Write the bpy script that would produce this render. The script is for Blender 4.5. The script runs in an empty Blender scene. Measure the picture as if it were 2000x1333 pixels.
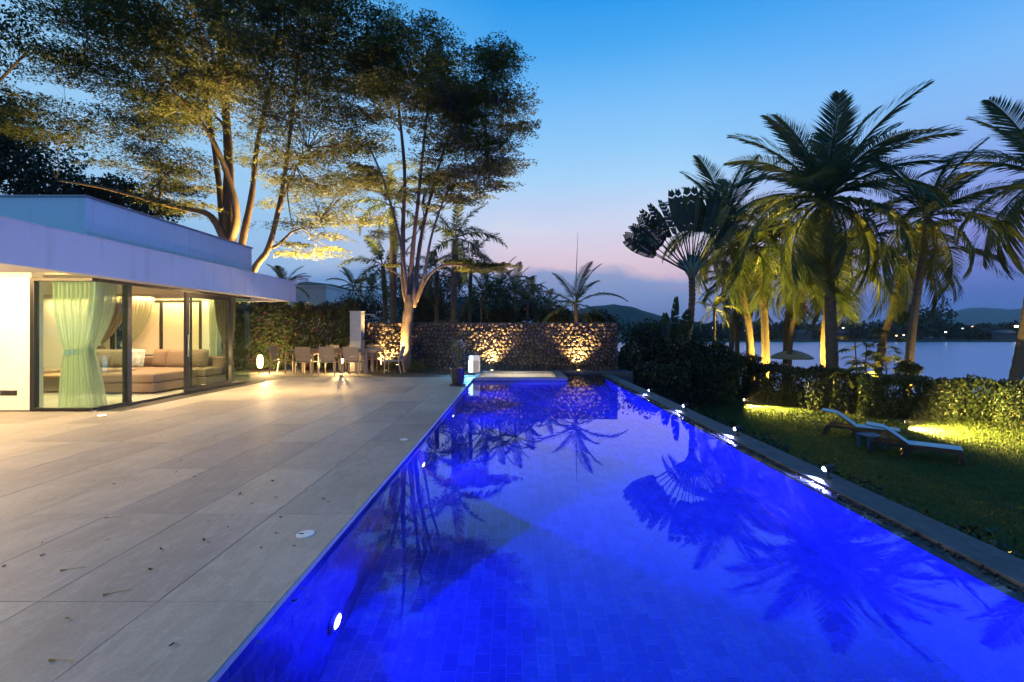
import bpy, math, random
import numpy as np
from mathutils import Vector, Matrix
R = math.radians
rng = np.random.default_rng(7)
random.seed(7)
C = bpy.context.scene.collection
S = bpy.context.scene

# ------------------------------------------------------------------ camera, sky, exposure
F, HX, HY, CH = 916.0, 1006.0, 646.0, 1.45      # focal length in photo pixels, vanishing point, eye height


def P(px, py, Y):
    """point of the place seen at photo pixel (px, py) at distance Y in front of the camera"""
    return Vector(((px - HX) / F * Y, Y, CH - (py - HY) / F * Y))


cam = bpy.data.cameras.new('camera')
cam.sensor_width = 36.0
cam.lens = F / 2000 * 36
cam.shift_x = -6 / 2000
cam.shift_y = -20.5 / 2000
cam.clip_start = 0.05
cam.clip_end = 12000
camo = bpy.data.objects.new('camera', cam)
camo.location = (0, 0, CH)
camo.rotation_euler = (R(90), 0, 0)
C.objects.link(camo)
S.camera = camo

S.view_settings.view_transform = 'Standard'
S.view_settings.look = 'None'
S.view_settings.exposure = 0.15
S.view_settings.gamma = 1
S.view_settings.use_curve_mapping = False
S.render.engine = 'CYCLES'
S.cycles.use_denoising = True
S.cycles.max_bounces = 10
S.cycles.diffuse_bounces = 3
S.cycles.glossy_bounces = 4
S.cycles.transmission_bounces = 8
S.cycles.transparent_max_bounces = 12
S.cycles.volume_bounces = 0
S.cycles.caustics_reflective = False
S.cycles.caustics_refractive = True
S.cycles.sample_clamp_indirect = 4.0
S.cycles.blur_glossy = 0.3


class N:
    """tiny node-tree writer"""

    def __init__(s, tree):
        s.t = tree
        for n in list(tree.nodes):
            tree.nodes.remove(n)

    def n(s, typ, **kw):
        nd = s.t.nodes.new(typ)
        ins = kw.pop('ins', {})
        for k, v in kw.items():
            setattr(nd, k, v)
        for k, v in ins.items():
            if hasattr(v, 'node'):
                s.t.links.new(v, nd.inputs[k])
            else:
                nd.inputs[k].default_value = v
        return nd

    def math(s, op, a, b=0.0, clamp=False):
        nd = s.n('ShaderNodeMath', operation=op, use_clamp=clamp, ins={0: a, 1: b})
        return nd.outputs[0]

    def ramp(s, fac, stops, interp='LINEAR'):
        nd = s.n('ShaderNodeValToRGB', ins={'Fac': fac})
        cr = nd.color_ramp
        cr.interpolation = interp
        while len(cr.elements) > 1:
            cr.elements.remove(cr.elements[-1])
        for i, (p, c) in enumerate(stops):
            e = cr.elements[0] if i == 0 else cr.elements.new(p)
            e.position = p
            e.color = (c[0], c[1], c[2], 1) if not isinstance(c, (int, float)) else (c, c, c, 1)
        return nd.outputs['Color']

    def mix(s, fac, a, b, typ='MIX'):
        nd = s.n('ShaderNodeMix', data_type='RGBA', blend_type=typ)
        for k, v in ((0, fac), (6, a), (7, b)):
            if hasattr(v, 'node'):
                s.t.links.new(v, nd.inputs[k])
            else:
                nd.inputs[k].default_value = v if isinstance(v, (int, float)) else (v[0], v[1], v[2], 1)
        return nd.outputs[2]

    def noise(s, vec, scale, detail=3.0, rough=0.5, dist=0.0):
        nd = s.n('ShaderNodeTexNoise', ins={'Scale': scale, 'Detail': detail, 'Roughness': rough, 'Distortion': dist})
        if vec is not None:
            s.t.links.new(vec, nd.inputs['Vector'])
        return nd.outputs['Fac']

    def mapping(s, vec, scale=(1, 1, 1), rot=(0, 0, 0), loc=(0, 0, 0)):
        return s.n('ShaderNodeMapping', ins={'Vector': vec, 'Scale': scale, 'Rotation': rot, 'Location': loc}).outputs[0]


W = bpy.data.worlds.new('World')
S.world = W
W.use_nodes = True
w = N(W.node_tree)
gen = w.n('ShaderNodeTexCoord').outputs['Generated']
sep = w.n('ShaderNodeSeparateXYZ', ins={0: gen})
dx, dy, dz = sep.outputs[0], sep.outputs[1], sep.outputs[2]
hl = w.math('SQRT', w.math('ADD', w.math('MULTIPLY', dx, dx), w.math('MULTIPLY', dy, dy)))
hl = w.math('MAXIMUM', hl, 0.02)
side = w.math('DIVIDE', dx, hl)                      # -1 west .. 1 east of the view axis
front = w.math('DIVIDE', dy, hl)
elev = w.math('MAXIMUM', dz, 0.0)
# afterglow sector (straight ahead) from horizon up
ahead = w.ramp(elev, [(0.0, (.30, .26, .50)), (0.05, (.40, .32, .52)), (0.11, (.74, .54, .64)), (0.165, (.75, .64, .77)), (0.207, (.68, .70, .86)), (0.247, (.56, .68, .90)),
                      (0.305, (.38, .66, .95)), (0.367, (.27, .58, .94)), (0.434, (.18, .50, .93)), (0.508, (.07, .39, .87)), (0.572, (.02, .31, .83)), (1.0, (.012, .17, .55))])
right = w.ramp(elev, [(0.0, (.055, .15, .50)), (0.06, (.09, .16, .53)), (0.15, (.24, .27, .70)), (0.26, (.25, .40, .84)), (0.329, (.25, .49, .90)), (0.392, (.19, .48, .93)),
                      (0.451, (.11, .41, .92)), (0.57, (.025, .29, .80)), (1.0, (.012, .17, .55))])
left = w.ramp(elev, [(0.0, (.12, .32, .64)), (0.10, (.30, .50, .78)), (0.25, (.34, .60, .88)), (0.42, (.28, .58, .90)), (0.6, (.07, .40, .84)),
                     (1.0, (.012, .17, .55))])
fr = w.math('MULTIPLY', w.math('SUBTRACT', side, 0.33), 3.2, True)
fl = w.math('MULTIPLY', w.math('SUBTRACT', -0.02, side), 2.4, True)
sky = w.mix(fr, ahead, right)
sky = w.mix(fl, sky, left)
# behind the camera the dusk sky is deeper
bk = w.math('MULTIPLY', w.math('SUBTRACT', 0.25, front), 0.75, True)
bk = w.math('MULTIPLY', bk, w.math('SUBTRACT', 1.0, w.math('MULTIPLY', elev, 0.9)))
sky = w.mix(bk, sky, (.035, .10, .30))
# bank of cloud low over the hills, edge broken by noise
n1 = w.noise(w.mapping(gen, (5.0, 5.0, 9.0)), 1.0, 5, .55)
n2 = w.noise(w.mapping(gen, (3.0, 3.0, 40.0)), 1.0, 4, .6)
edge = w.math('ADD', 0.138, w.math('MULTIPLY', w.math('SUBTRACT', n1, 0.5), 0.15))
edge = w.math('SUBTRACT', edge, w.math('MULTIPLY', w.math('MAXIMUM', w.math('SUBTRACT', side, 0.22), 0.0), 0.10))
bank = w.math('MULTIPLY', w.math('SUBTRACT', edge, elev), 38.0, True)
bank = w.math('MULTIPLY', bank, w.math('SUBTRACT', 1.0, w.math('MULTIPLY', w.math('SUBTRACT', side, 0.33), 4.0, True)))
bankcol = w.ramp(elev, [(0.0, (.085, .25, .60)), (0.05, (.09, .26, .60)), (0.10, (.12, .29, .60)), (0.15, (.20, .33, .60))])
pink = w.math('MULTIPLY', w.math('SUBTRACT', n2, 0.53), 5.0, True)
pink = w.math('MULTIPLY', pink, w.math('MULTIPLY', w.math('ADD', side, 0.05), 4.0, True))
bankcol = w.mix(w.math('MULTIPLY', pink, 0.65), bankcol, (.33, .26, .50))
sky = w.mix(w.math('MULTIPLY', bank, 0.80), sky, bankcol)
# thin streaks higher up on the right
n3 = w.noise(w.mapping(gen, (1.6, 2.2, 7.0), (0, R(14), 0)), 1.0, 5, .55)
st = w.math('MULTIPLY', w.math('SUBTRACT', n3, 0.52), 2.6, True)
st = w.math('MULTIPLY', st, w.math('MULTIPLY', w.math('SUBTRACT', 0.6, elev), 2.5, True))
sky = w.mix(w.math('MULTIPLY', st, 0.45), sky, (.42, .46, .80))
# physically based dusk scattering added underneath the afterglow
nis = w.n('ShaderNodeTexSky', sky_type='NISHITA', sun_disc=False, sun_elevation=R(0.5), sun_rotation=R(14))
bg1 = w.n('ShaderNodeBackground', ins={'Color': sky, 'Strength': 0.96})
bg2 = w.n('ShaderNodeBackground', ins={'Color': nis.outputs[0], 'Strength': 0.004})
add = w.n('ShaderNodeAddShader', ins={0: bg1.outputs[0], 1: bg2.outputs[0]})
w.n('ShaderNodeOutputWorld', ins={'Surface': add.outputs[0]})

WARM, WARMER, BLUE = (1.0, .66, .27), (1.0, .56, .14), (.006, .008, 1.0)

# ------------------------------------------------------------------ object helpers


def tag(o, label=None, cat=None, group=None, kind=None):
    if label: o['label'] = label
    if cat: o['category'] = cat
    if group: o['group'] = group
    if kind: o['kind'] = kind
    return o


def thing(name, loc, label, cat, group=None, rz=0):
    o = bpy.data.objects.new(name, None)
    o.empty_display_size = 0.2
    C.objects.link(o)
    o.location = loc
    o.rotation_euler = (0, 0, rz)
    return tag(o, label, cat, group)


def root_of(o):
    off = Vector((0, 0, 0))
    while o is not None:
        off += o.location
        o = o.parent
    return off


def link(name, me, mat, parent=None, kind=None, loc=None):
    o = bpy.data.objects.new(name, me)
    C.objects.link(o)
    if mat is not None and not me.materials:
        me.materials.append(mat)
    if parent is not None: o.parent = parent
    if loc is not None: o.location = loc
    if kind: o['kind'] = kind
    return o


def np_mesh(name, v, f, mat=None, smooth=False):
    """v (n,3), f (m,k) integer"""
    me = bpy.data.meshes.new(name)
    v = np.asarray(v, np.float32)
    f = np.asarray(f, np.int32)
    m, k = f.shape
    me.vertices.add(len(v))
    me.vertices.foreach_set('co', v.ravel())
    me.loops.add(m * k)
    me.loops.foreach_set('vertex_index', f.ravel())
    me.polygons.add(m)
    me.polygons.foreach_set('loop_start', np.arange(0, m * k, k, dtype=np.int32))
    me.polygons.foreach_set('use_smooth', np.full(m, bool(smooth)))
    me.update(calc_edges=True)
    if mat: me.materials.append(mat)
    return me


class MB:
    def __init__(s):
        s.v, s.f = [], []

    def raw(s, v, f):
        b = len(s.v)
        s.v += [tuple(p) for p in v]
        s.f += [tuple(i + b for i in q) for q in f]
        return s

    def box(s, x0, x1, y0, y1, z0, z1):
        v = [(x0, y0, z0), (x1, y0, z0), (x1, y1, z0), (x0, y1, z0), (x0, y0, z1), (x1, y0, z1), (x1, y1, z1), (x0, y1, z1)]
        return s.raw(v, [(0, 3, 2, 1), (4, 5, 6, 7), (0, 1, 5, 4), (1, 2, 6, 5), (2, 3, 7, 6), (3, 0, 4, 7)])

    def bar(s, a, b, wd, ht, up=(0, 0, 1)):
        """rectangular bar from a to b, wd across, ht along up"""
        a, b = Vector(a), Vector(b)
        d = (b - a).normalized()
        u = Vector(up)
        sd = d.cross(u)
        if sd.length < 1e-4: sd = d.cross(Vector((1, 0, 0)))
        sd.normalize()
        u = sd.cross(d).normalized()
        v = []
        for p in (a, b):
            for i, j in ((-1, -1), (1, -1), (1, 1), (-1, 1)):
                v.append(p + sd * (i * wd / 2) + u * (j * ht / 2))
        return s.raw(v, [(0, 1, 2, 3), (7, 6, 5, 4), (0, 4, 5, 1), (1, 5, 6, 2), (2, 6, 7, 3), (3, 7, 4, 0)])

    def tube(s, pts, rad, n=8, cap=True):
        pts = [Vector(p) for p in pts]
        if isinstance(rad, (int, float)): rad = [rad] * len(pts)
        t0 = (pts[1] - pts[0]).normalized()
        nrm = t0.orthogonal().normalized()
        v, f = [], []
        for i, p in enumerate(pts):
            a = pts[max(i - 1, 0)]
            b = pts[min(i + 1, len(pts) - 1)]
            t = (b - a).normalized()
            nrm = (nrm - t * nrm.dot(t)).normalized()
            bn = t.cross(nrm)
            for k in range(n):
                an = 2 * math.pi * k / n
                v.append(p + (nrm * math.cos(an) + bn * math.sin(an)) * rad[i])
        for i in range(len(pts) - 1):
            for k in range(n):
                k2 = (k + 1) % n
                f.append((i * n + k, i * n + k2, (i + 1) * n + k2, (i + 1) * n + k))
        if cap:
            f.append(tuple(range(n - 1, -1, -1)))
            f.append(tuple((len(pts) - 1) * n + k for k in range(n)))
        return s.raw(v, f)

    def lathe(s, prof, c=(0, 0, 0), n=20, cap=True):
        v, f = [], []
        for r, z in prof:
            for k in range(n):
                a = 2 * math.pi * k / n
                v.append((c[0] + r * math.cos(a), c[1] + r * math.sin(a), c[2] + z))
        for i in range(len(prof) - 1):
            for k in range(n):
                k2 = (k + 1) % n
                f.append((i * n + k, i * n + k2, (i + 1) * n + k2, (i + 1) * n + k))
        if cap:
            f.append(tuple(range(n - 1, -1, -1)))
            f.append(tuple((len(prof) - 1) * n + k for k in range(n)))
        return s.raw(v, f)

    def grid(s, fn, nu, nv):
        v = [fn(i / nu, j / nv) for i in range(nu + 1) for j in range(nv + 1)]
        f = [(i * (nv + 1) + j, (i + 1) * (nv + 1) + j, (i + 1) * (nv + 1) + j + 1, i * (nv + 1) + j + 1) for i in range(nu) for j in range(nv)]
        return s.raw(v, f)

    def mesh(s, name, mat, smooth=False, off=None):
        me = bpy.data.meshes.new(name)
        vv = s.v if off is None else [(p[0] - off[0], p[1] - off[1], p[2] - off[2]) for p in s.v]
        me.from_pydata(vv, [], s.f)
        if smooth: me.polygons.foreach_set('use_smooth', [True] * len(me.polygons))
        me.update()
        if mat: me.materials.append(mat)
        return me

    def build(s, name, mat, parent=None, smooth=False, bevel=0, kind=None, local=False, seg=2, subd=0):
        """vertices in world coordinates unless local"""
        off = None if (parent is None or local) else root_of(parent)
        o = link(name, s.mesh(name, mat, smooth, off), None, parent, kind)
        if bevel:
            m = o.modifiers.new('bevel', 'BEVEL')
            m.width = bevel
            m.segments = seg
            m.limit_method = 'ANGLE'
        if subd:
            m = o.modifiers.new('sub', 'SUBSURF')
            m.levels = m.render_levels = subd
        return o


def copy_thing(o, loc, rz=None, label=None):
    r = o.copy()
    C.objects.link(r)
    r.location = loc
    if rz is not None: r.rotation_euler = (0, 0, rz)
    if label: r['label'] = label
    for ch in list(o.children):
        c = ch.copy()
        C.objects.link(c)
        c.parent = r
        for g in list(ch.children):
            d = g.copy()
            C.objects.link(d)
            d.parent = c
    return r


def lamp(name, typ, loc, energy, color, parent=None, aim=None, size=0.03, cone=90, blend=0.4):
    L = bpy.data.lights.new(name, typ)
    L.energy = energy
    L.color = color
    if typ == 'AREA':
        L.shape = 'RECTANGLE'
        L.size, L.size_y = size
    else:
        L.shadow_soft_size = size
    if typ == 'SPOT':
        L.spot_size = R(cone)
        L.spot_blend = blend
    L.cycles.use_multiple_importance_sampling = False
    o = bpy.data.objects.new(name, L)
    C.objects.link(o)
    o.location = Vector(loc) - (root_of(parent) if parent else Vector((0, 0, 0)))
    if aim is not None:
        o.rotation_euler = (Vector(aim) - Vector(loc)).to_track_quat('-Z', 'Y').to_euler()
    if parent: o.parent = parent
    return o


# ------------------------------------------------------------------ materials
def newmat(name):
    m = bpy.data.materials.new(name)
    m.use_nodes = True
    return m, N(m.node_tree)


def out(n, sh, disp=None):
    n.n('ShaderNodeOutputMaterial', ins={'Surface': sh})


def pbr(name, col, rough=0.6, var=0.15, scale=6.0, bump=0.0, bscale=30.0, metal=0.0, spec=0.5, col2=None, island=0.0, objrand=0.0, stretch=(1, 1, 1), coat=0.0):
    m, n = newmat(name)
    co = n.mapping(n.n('ShaderNodeTexCoord').outputs['Object'], stretch)
    nz = n.noise(co, scale, 5, .6)
    dark = tuple(c * (1 - var) for c in col)
    lite = tuple(min(1, c * (1 + var)) for c in (col2 or col))
    c = n.ramp(nz, [(0.3, dark), (0.7, lite)])
    if island:
        ri = n.n('ShaderNodeNewGeometry').outputs['Random Per Island']
        c = n.mix(1.0, c, n.ramp(ri, [(0, 1 - island), (1, 1 + island * .6)]), 'MULTIPLY')
    if objrand:
        ro = n.n('ShaderNodeObjectInfo').outputs['Random']
        c = n.mix(1.0, c, n.ramp(ro, [(0, 1 - objrand), (1, 1.0)]), 'MULTIPLY')
    p = n.n('ShaderNodeBsdfPrincipled', ins={'Base Color': c, 'Roughness': rough, 'Metallic': metal, 'Specular IOR Level': spec, 'Coat Weight': coat})
    if bump:
        b = n.n('ShaderNodeBump', ins={'Strength': bump, 'Distance': 0.02, 'Height': n.noise(co, bscale, 4, .6)})
        n.t.links.new(b.outputs[0], p.inputs['Normal'])
    out(n, p.outputs[0])
    return m


def emit(name, col, st):
    m, n = newmat(name)
    out(n, n.n('ShaderNodeEmission', ins={'Color': (*col, 1), 'Strength': st}).outputs[0])
    return m


def leafmat(name, cols, trans=0.35, rough=0.45, spec=0.4):
    m, n = newmat(name)
    ri = n.n('ShaderNodeNewGeometry').outputs['Random Per Island']
    k = len(cols)
    c = n.ramp(ri, [(i / max(k - 1, 1), cc) for i, cc in enumerate(cols)])
    p = n.n('ShaderNodeBsdfPrincipled', ins={'Base Color': c, 'Roughness': rough, 'Specular IOR Level': spec})
    t = n.n('ShaderNodeBsdfTranslucent', ins={'Color': c})
    mx = n.n('ShaderNodeMixShader', ins={0: trans, 1: p.outputs[0], 2: t.outputs[0]})
    out(n, mx.outputs[0])
    return m


def glassmat(name, tint, refl=1.0):
    """window pane: clear tinted transmission plus fresnel mirror"""
    m, n = newmat(name)
    t = n.n('ShaderNodeBsdfTransparent', ins={'Color': (*tint, 1)})
    g = n.n('ShaderNodeBsdfGlossy', ins={'Roughness': 0.0, 'Color': (.95, 1, .98, 1)})
    ge = n.n('ShaderNodeNewGeometry')
    dt = n.n('ShaderNodeVectorMath', operation='DOT_PRODUCT', ins={0: ge.outputs['Normal'], 1: ge.outputs['Incoming']}).outputs['Value']
    k = n.math('POWER', n.math('SUBTRACT', 1.0, n.math('ABSOLUTE', dt), True), 5.0)
    mx = n.n('ShaderNodeMixShader', ins={0: n.math('MULTIPLY', n.math('ADD', .045, n.math('MULTIPLY', k, .955)), refl, True), 1: t.outputs[0], 2: g.outputs[0]})
    out(n, mx.outputs[0])
    return m


M = {}
def plaster():
    m, n = newmat('weathered_white_plaster')
    po = n.n('ShaderNodeNewGeometry').outputs['Position']
    a = n.noise(po, .7, 6, .6)
    st = n.noise(n.mapping(po, (5.0, 5.0, .35)), 1.0, 4, .6)
    c = n.ramp(a, [(0.3, (.74, .73, .72)), (0.7, (.83, .82, .80))])
    c = n.mix(1.0, c, n.ramp(st, [(0.28, (.88, .875, .87)), (0.45, (1, 1, 1))]), 'MULTIPLY')
    p = n.n('ShaderNodeBsdfPrincipled', ins={'Base Color': c, 'Roughness': .75})
    b = n.n('ShaderNodeBump', ins={'Strength': .15, 'Distance': .01, 'Height': n.noise(po, 40, 4, .6)})
    n.t.links.new(b.outputs[0], p.inputs['Normal'])
    out(n, p.outputs[0])
    return m


M['plaster'] = plaster()
M['plaster_warm'] = pbr('cream_plaster', (.78, .74, .64), .7, .03, 2)
M['dark_frame'] = pbr('dark_anodised_frame', (.035, .032, .03), .35, .1, 8, 0, metal=.4)
M['interior_floor'] = pbr('pale_interior_tile', (.66, .61, .52), .25, .06, 2)
M['concrete'] = pbr('grey_concrete', (.055, .066, .078), .6, .4, 9, .25, 60)
M['basin'] = pbr('pale_spa_lining', (.62, .58, .50), .5, .08, 6)
M['rimstone'] = pbr('spa_rim_stone', (.20, .20, .19), .4, .2, 12)
M['sofa'] = pbr('taupe_sofa_fabric', (.25, .165, .115), .9, .14, 60, .3, 300)
M['cush'] = pbr('grey_cushion_fabric', (.20, .165, .13), .9, .12, 80, .3, 300)
M['cushlight'] = pbr('pale_patterned_cushion', (.22, .30, .30), .9, .1, 9, col2=(.72, .68, .58))
M['wood'] = pbr('oak_table_top', (.36, .20, .09), .4, .25, 5, stretch=(1, 9, 1))
M['taupe_curtain'] = pbr('taupe_curtain', (.21, .165, .12), .9, .08, 10)
M['alu'] = pbr('beige_powder_coated_metal', (.37, .29, .19), .45, .06, 10)
M['sling'] = pbr('beige_sling_fabric', (.37, .29, .19), .85, .08, 120, .2, 400)
M['bluesling'] = pbr('blue_grey_sling_fabric', (.20, .28, .36), .85, .08, 120)
M['resin'] = pbr('dark_brown_resin', (.035, .026, .022), .5, .15, 12)
M['lsling'] = pbr('white_sling', (.62, .64, .66), .8, .06, 60)
M['blue_table'] = pbr('blue_resin', (.06, .16, .30), .5, .1, 12)
M['pot'] = pbr('dark_glazed_pot', (.022, .021, .026), .3, .2, 8)
M['soil'] = pbr('soil', (.03, .022, .016), .95, .3, 30)
M['metal'] = pbr('brushed_metal', (.45, .44, .42), .35, .05, 20, metal=.9)
M['black'] = pbr('black_plastic', (.02, .02, .02), .5, .1, 10)
M['white_plastic'] = pbr('white_plastic', (.75, .75, .74), .4, .03, 10)
M['marble'] = pbr('shower_stone_panel', (.52, .49, .43), .5, .14, 3, stretch=(1, 1, 4))
M['bark'] = pbr('ochre_bark', (.16, .105, .06), .85, .35, 9, .7, 30, stretch=(1, 1, .25))
M['bark2'] = pbr('grey_bark', (.16, .11, .072), .85, .3, 9, .6, 30, stretch=(1, 1, .3))
M['palm_bark'] = pbr('palm_bark', (.13, .10, .075), .9, .35, 6, .6, 20, stretch=(1, 1, 5))
M['fibre'] = pbr('palm_fibre', (.16, .09, .045), .95, .3, 12, .5, 40)
M['coconut'] = pbr('green_coconut', (.17, .20, .035), .5, .25, 6)
M['leaf_big'] = leafmat('broad_tree_leaf', [(.07, .085, .016), (.10, .115, .02), (.14, .145, .026), (.085, .10, .018)], .4)
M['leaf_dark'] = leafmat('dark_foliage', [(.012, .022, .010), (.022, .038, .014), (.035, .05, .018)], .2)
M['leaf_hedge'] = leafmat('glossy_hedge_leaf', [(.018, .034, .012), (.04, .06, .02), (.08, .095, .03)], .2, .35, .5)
M['leaf_border'] = leafmat('border_plant_leaf', [(.015, .03, .014), (.03, .05, .02)], .2)
M['bougain'] = leafmat('bougainvillea_leaf', [(.04, .065, .02), (.07, .095, .026), (.08, .10, .03), (.05, .075, .02), (.05, .08, .024), (.06, .07, .024), (.17, .03, .09)], .2, .65, .15)
M['frond'] = leafmat('palm_frond', [(.05, .09, .04), (.085, .125, .045), (.13, .145, .045)], .35)
M['frond_lite'] = leafmat('young_palm_frond', [(.07, .095, .02), (.11, .12, .025)], .4)
M['frond_dry'] = leafmat('dry_palm_frond', [(.12, .075, .03), (.16, .10, .04)], .3)
M['paddle'] = leafmat('paddle_leaf', [(.022, .045, .022), (.04, .065, .03)], .25, .35)
M['petiole'] = pbr('pale_petiole', (.20, .22, .13), .5, .15, 8)
M['flower'] = leafmat('cream_flower', [(.55, .52, .35), (.62, .60, .50)], .3)
M['wood_dark'] = pbr('dark_roof_shingle', (.05, .055, .08), .8, .3, 10)
M['canvas'] = pbr('grey_green_canvas', (.22, .26, .24), .85, .08, 10)
M['led_warm'] = emit('warm_led', (1, .72, .36), 14)
M['led_cove'] = emit('cove_diffuser', (1, .72, .36), 2.5)
M['led_soft'] = emit('warm_lens', (1, .80, .5), 9)
M['led_blue'] = emit('blue_white_lens', (.62, .70, 1.0), 14)
M['led_pool'] = emit('pool_lamp_lens', (.6, .6, 1.0), 12)
M['led_cyan'] = emit('cool_panel', (.60, .92, 1.0), 2.4)
M['pane'] = glassmat('green_tinted_pane', (.85, .95, .885))
M['pane_clear'] = glassmat('clear_pane', (.9, .96, .93))


def sheer():
    m, n = newmat('sheer_curtain')
    d = n.n('ShaderNodeBsdfDiffuse', ins={'Color': (.62, .66, .52, 1)})
    t = n.n('ShaderNodeBsdfTranslucent', ins={'Color': (.66, .72, .55, 1)})
    tr = n.n('ShaderNodeBsdfTransparent', ins={'Color': (.95, .98, .92, 1)})
    a = n.n('ShaderNodeMixShader', ins={0: .5, 1: d.outputs[0], 2: t.outputs[0]})
    b = n.n('ShaderNodeMixShader', ins={0: .28, 1: a.outputs[0], 2: tr.outputs[0]})
    out(n, b.outputs[0])
    return m


M['sheer'] = sheer()


def decktile():
    m, n = newmat('beige_stone_tile')
    co = n.n('ShaderNodeTexCoord').outputs['Object']
    rnd = n.n('ShaderNodeObjectInfo').outputs['Random']
    cx = n.n('ShaderNodeCombineXYZ', ins={0: n.math('MULTIPLY', rnd, 37.0), 1: n.math('MULTIPLY', rnd, 91.0), 2: n.math('MULTIPLY', rnd, 13.0)})
    v = n.n('ShaderNodeVectorMath', operation='ADD', ins={0: co, 1: cx.outputs[0]}).outputs[0]
    big = n.noise(n.mapping(v, (1.0, .55, 1)), 2.2, 6, .62, .6)
    vein = n.noise(n.mapping(v, (1.3, .45, 1), (0, 0, R(35))), 5.0, 8, .7, 1.6)
    fine = n.noise(v, 55, 4, .6)
    c = n.ramp(big, [(0.25, (.355, .305, .255)), (0.5, (.43, .375, .32)), (0.75, (.50, .44, .375))])
    vr = n.ramp(vein, [(0.50, 0), (0.57, .5), (0.60, 0.05), (0.68, .55), (0.72, 0)])
    c = n.mix(n.math('MULTIPLY', vr, 0.85), c, (.62, .57, .50))
    c = n.mix(0.25, c, n.ramp(fine, [(0.3, (.25, .2, .16)), (0.7, (.5, .44, .36))]))
    c = n.mix(1.0, c, n.ramp(rnd, [(0, (.72, .71, .73)), (0.5, (.92, .91, .90)), (1, (1.06, 1.03, .98))]), 'MULTIPLY')
    stn = n.noise(n.n('ShaderNodeNewGeometry').outputs['Position'], .9, 6, .65, .4)
    c = n.mix(1.0, c, n.ramp(stn, [(0.28, (.80, .78, .76)), (0.5, (.98, .98, .98)), (0.7, (1.06, 1.05, 1.04))]), 'MULTIPLY')
    rg = n.ramp(big, [(0.3, .48), (0.7, .62)])
    p = n.n('ShaderNodeBsdfPrincipled', ins={'Base Color': c, 'Roughness': rg, 'Specular IOR Level': .3})
    b = n.n('ShaderNodeBump', ins={'Strength': .12, 'Distance': .01, 'Height': vein})
    n.t.links.new(b.outputs[0], p.inputs['Normal'])
    out(n, p.outputs[0])
    return m


M['decktile'] = decktile()
M['grout'] = pbr('dark_grout', (.07, .06, .05), .9, .2, 10)


def pooltile(obj):
    m, n = newmat('pool_tile_single' if obj else 'pool_tile')
    co = n.n('ShaderNodeTexCoord').outputs['Object']
    if obj:
        rnd = n.n('ShaderNodeObjectInfo').outputs['Random']
        cx = n.n('ShaderNodeCombineXYZ', ins={0: n.math('MULTIPLY', rnd, 57.0), 1: n.math('MULTIPLY', rnd, 23.0), 2: 0.0})
        co = n.n('ShaderNodeVectorMath', operation='ADD', ins={0: co, 1: cx.outputs[0]}).outputs[0]
    else:
        rnd = n.n('ShaderNodeNewGeometry').outputs['Random Per Island']
    nz = n.noise(n.mapping(co, (1, 1, 1)), 16, 6, .65, 1.5)
    c = n.ramp(nz, [(0.3, (.020, .026, .045)), (0.55, (.048, .060, .085)), (0.72, (.11, .12, .155))])
    c = n.mix(1.0, c, n.ramp(rnd, [(0, .40), (.6, 1.0), (1, 1.5)]), 'MULTIPLY')
    p = n.n('ShaderNodeBsdfPrincipled', ins={'Base Color': c, 'Roughness': .6})
    out(n, p.outputs[0])
    return m


M['pooltile'], M['pooltile1'] = pooltile(False), pooltile(True)
M['poolgrout'] = pbr('pool_grout', (.20, .205, .22), .8, .1, 20)


def water(name, bump, scale, dist, glass=True, col=(.46, .44, .55)):
    m, n = newmat(name)
    co = n.n('ShaderNodeTexCoord').outputs['Object']
    h = n.noise(n.mapping(co, scale), 1.0, 3, .5)
    b = n.n('ShaderNodeBump', ins={'Strength': bump, 'Distance': dist, 'Height': h})
    if glass:
        p = n.n('ShaderNodeBsdfGlass', ins={'IOR': 1.333, 'Roughness': 0.0, 'Color': (.93, .97, 1, 1)})
    else:
        p = n.n('ShaderNodeBsdfPrincipled', ins={'Base Color': (*col, 1), 'Roughness': .25, 'IOR': 1.45, 'Specular IOR Level': .5})
    n.t.links.new(b.outputs[0], p.inputs['Normal'])
    out(n, p.outputs[0])
    return m


M['water'] = water('pool_water', .12, (1.1, .5, 1), .02)
M['lake'] = water('lake_water', .10, (.15, .5, 1), .2, False)


def wallstone():
    m, n = newmat('volcanic_wall_stone')
    co = n.n('ShaderNodeTexCoord').outputs['Object']
    a = n.noise(co, 11, 6, .65, .5)
    ri = n.n('ShaderNodeNewGeometry').outputs['Random Per Island']
    c = n.ramp(a, [(0.3, (.05, .038, .028)), (0.6, (.125, .097, .07)), (0.75, (.22, .175, .125))])
    c = n.mix(1.0, c, n.ramp(ri, [(0, .6), (1, 1.25)]), 'MULTIPLY')
    p = n.n('ShaderNodeBsdfPrincipled', ins={'Base Color': c, 'Roughness': .85})
    b = n.n('ShaderNodeBump', ins={'Strength': .8, 'Distance': .03, 'Height': n.noise(co, 26, 5, .7)})
    n.t.links.new(b.outputs[0], p.inputs['Normal'])
    out(n, p.outputs[0])
    return m


M['stone'] = wallstone()
M['mortar'] = pbr('dark_joint', (.02, .017, .014), .95, .3, 20)


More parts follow.
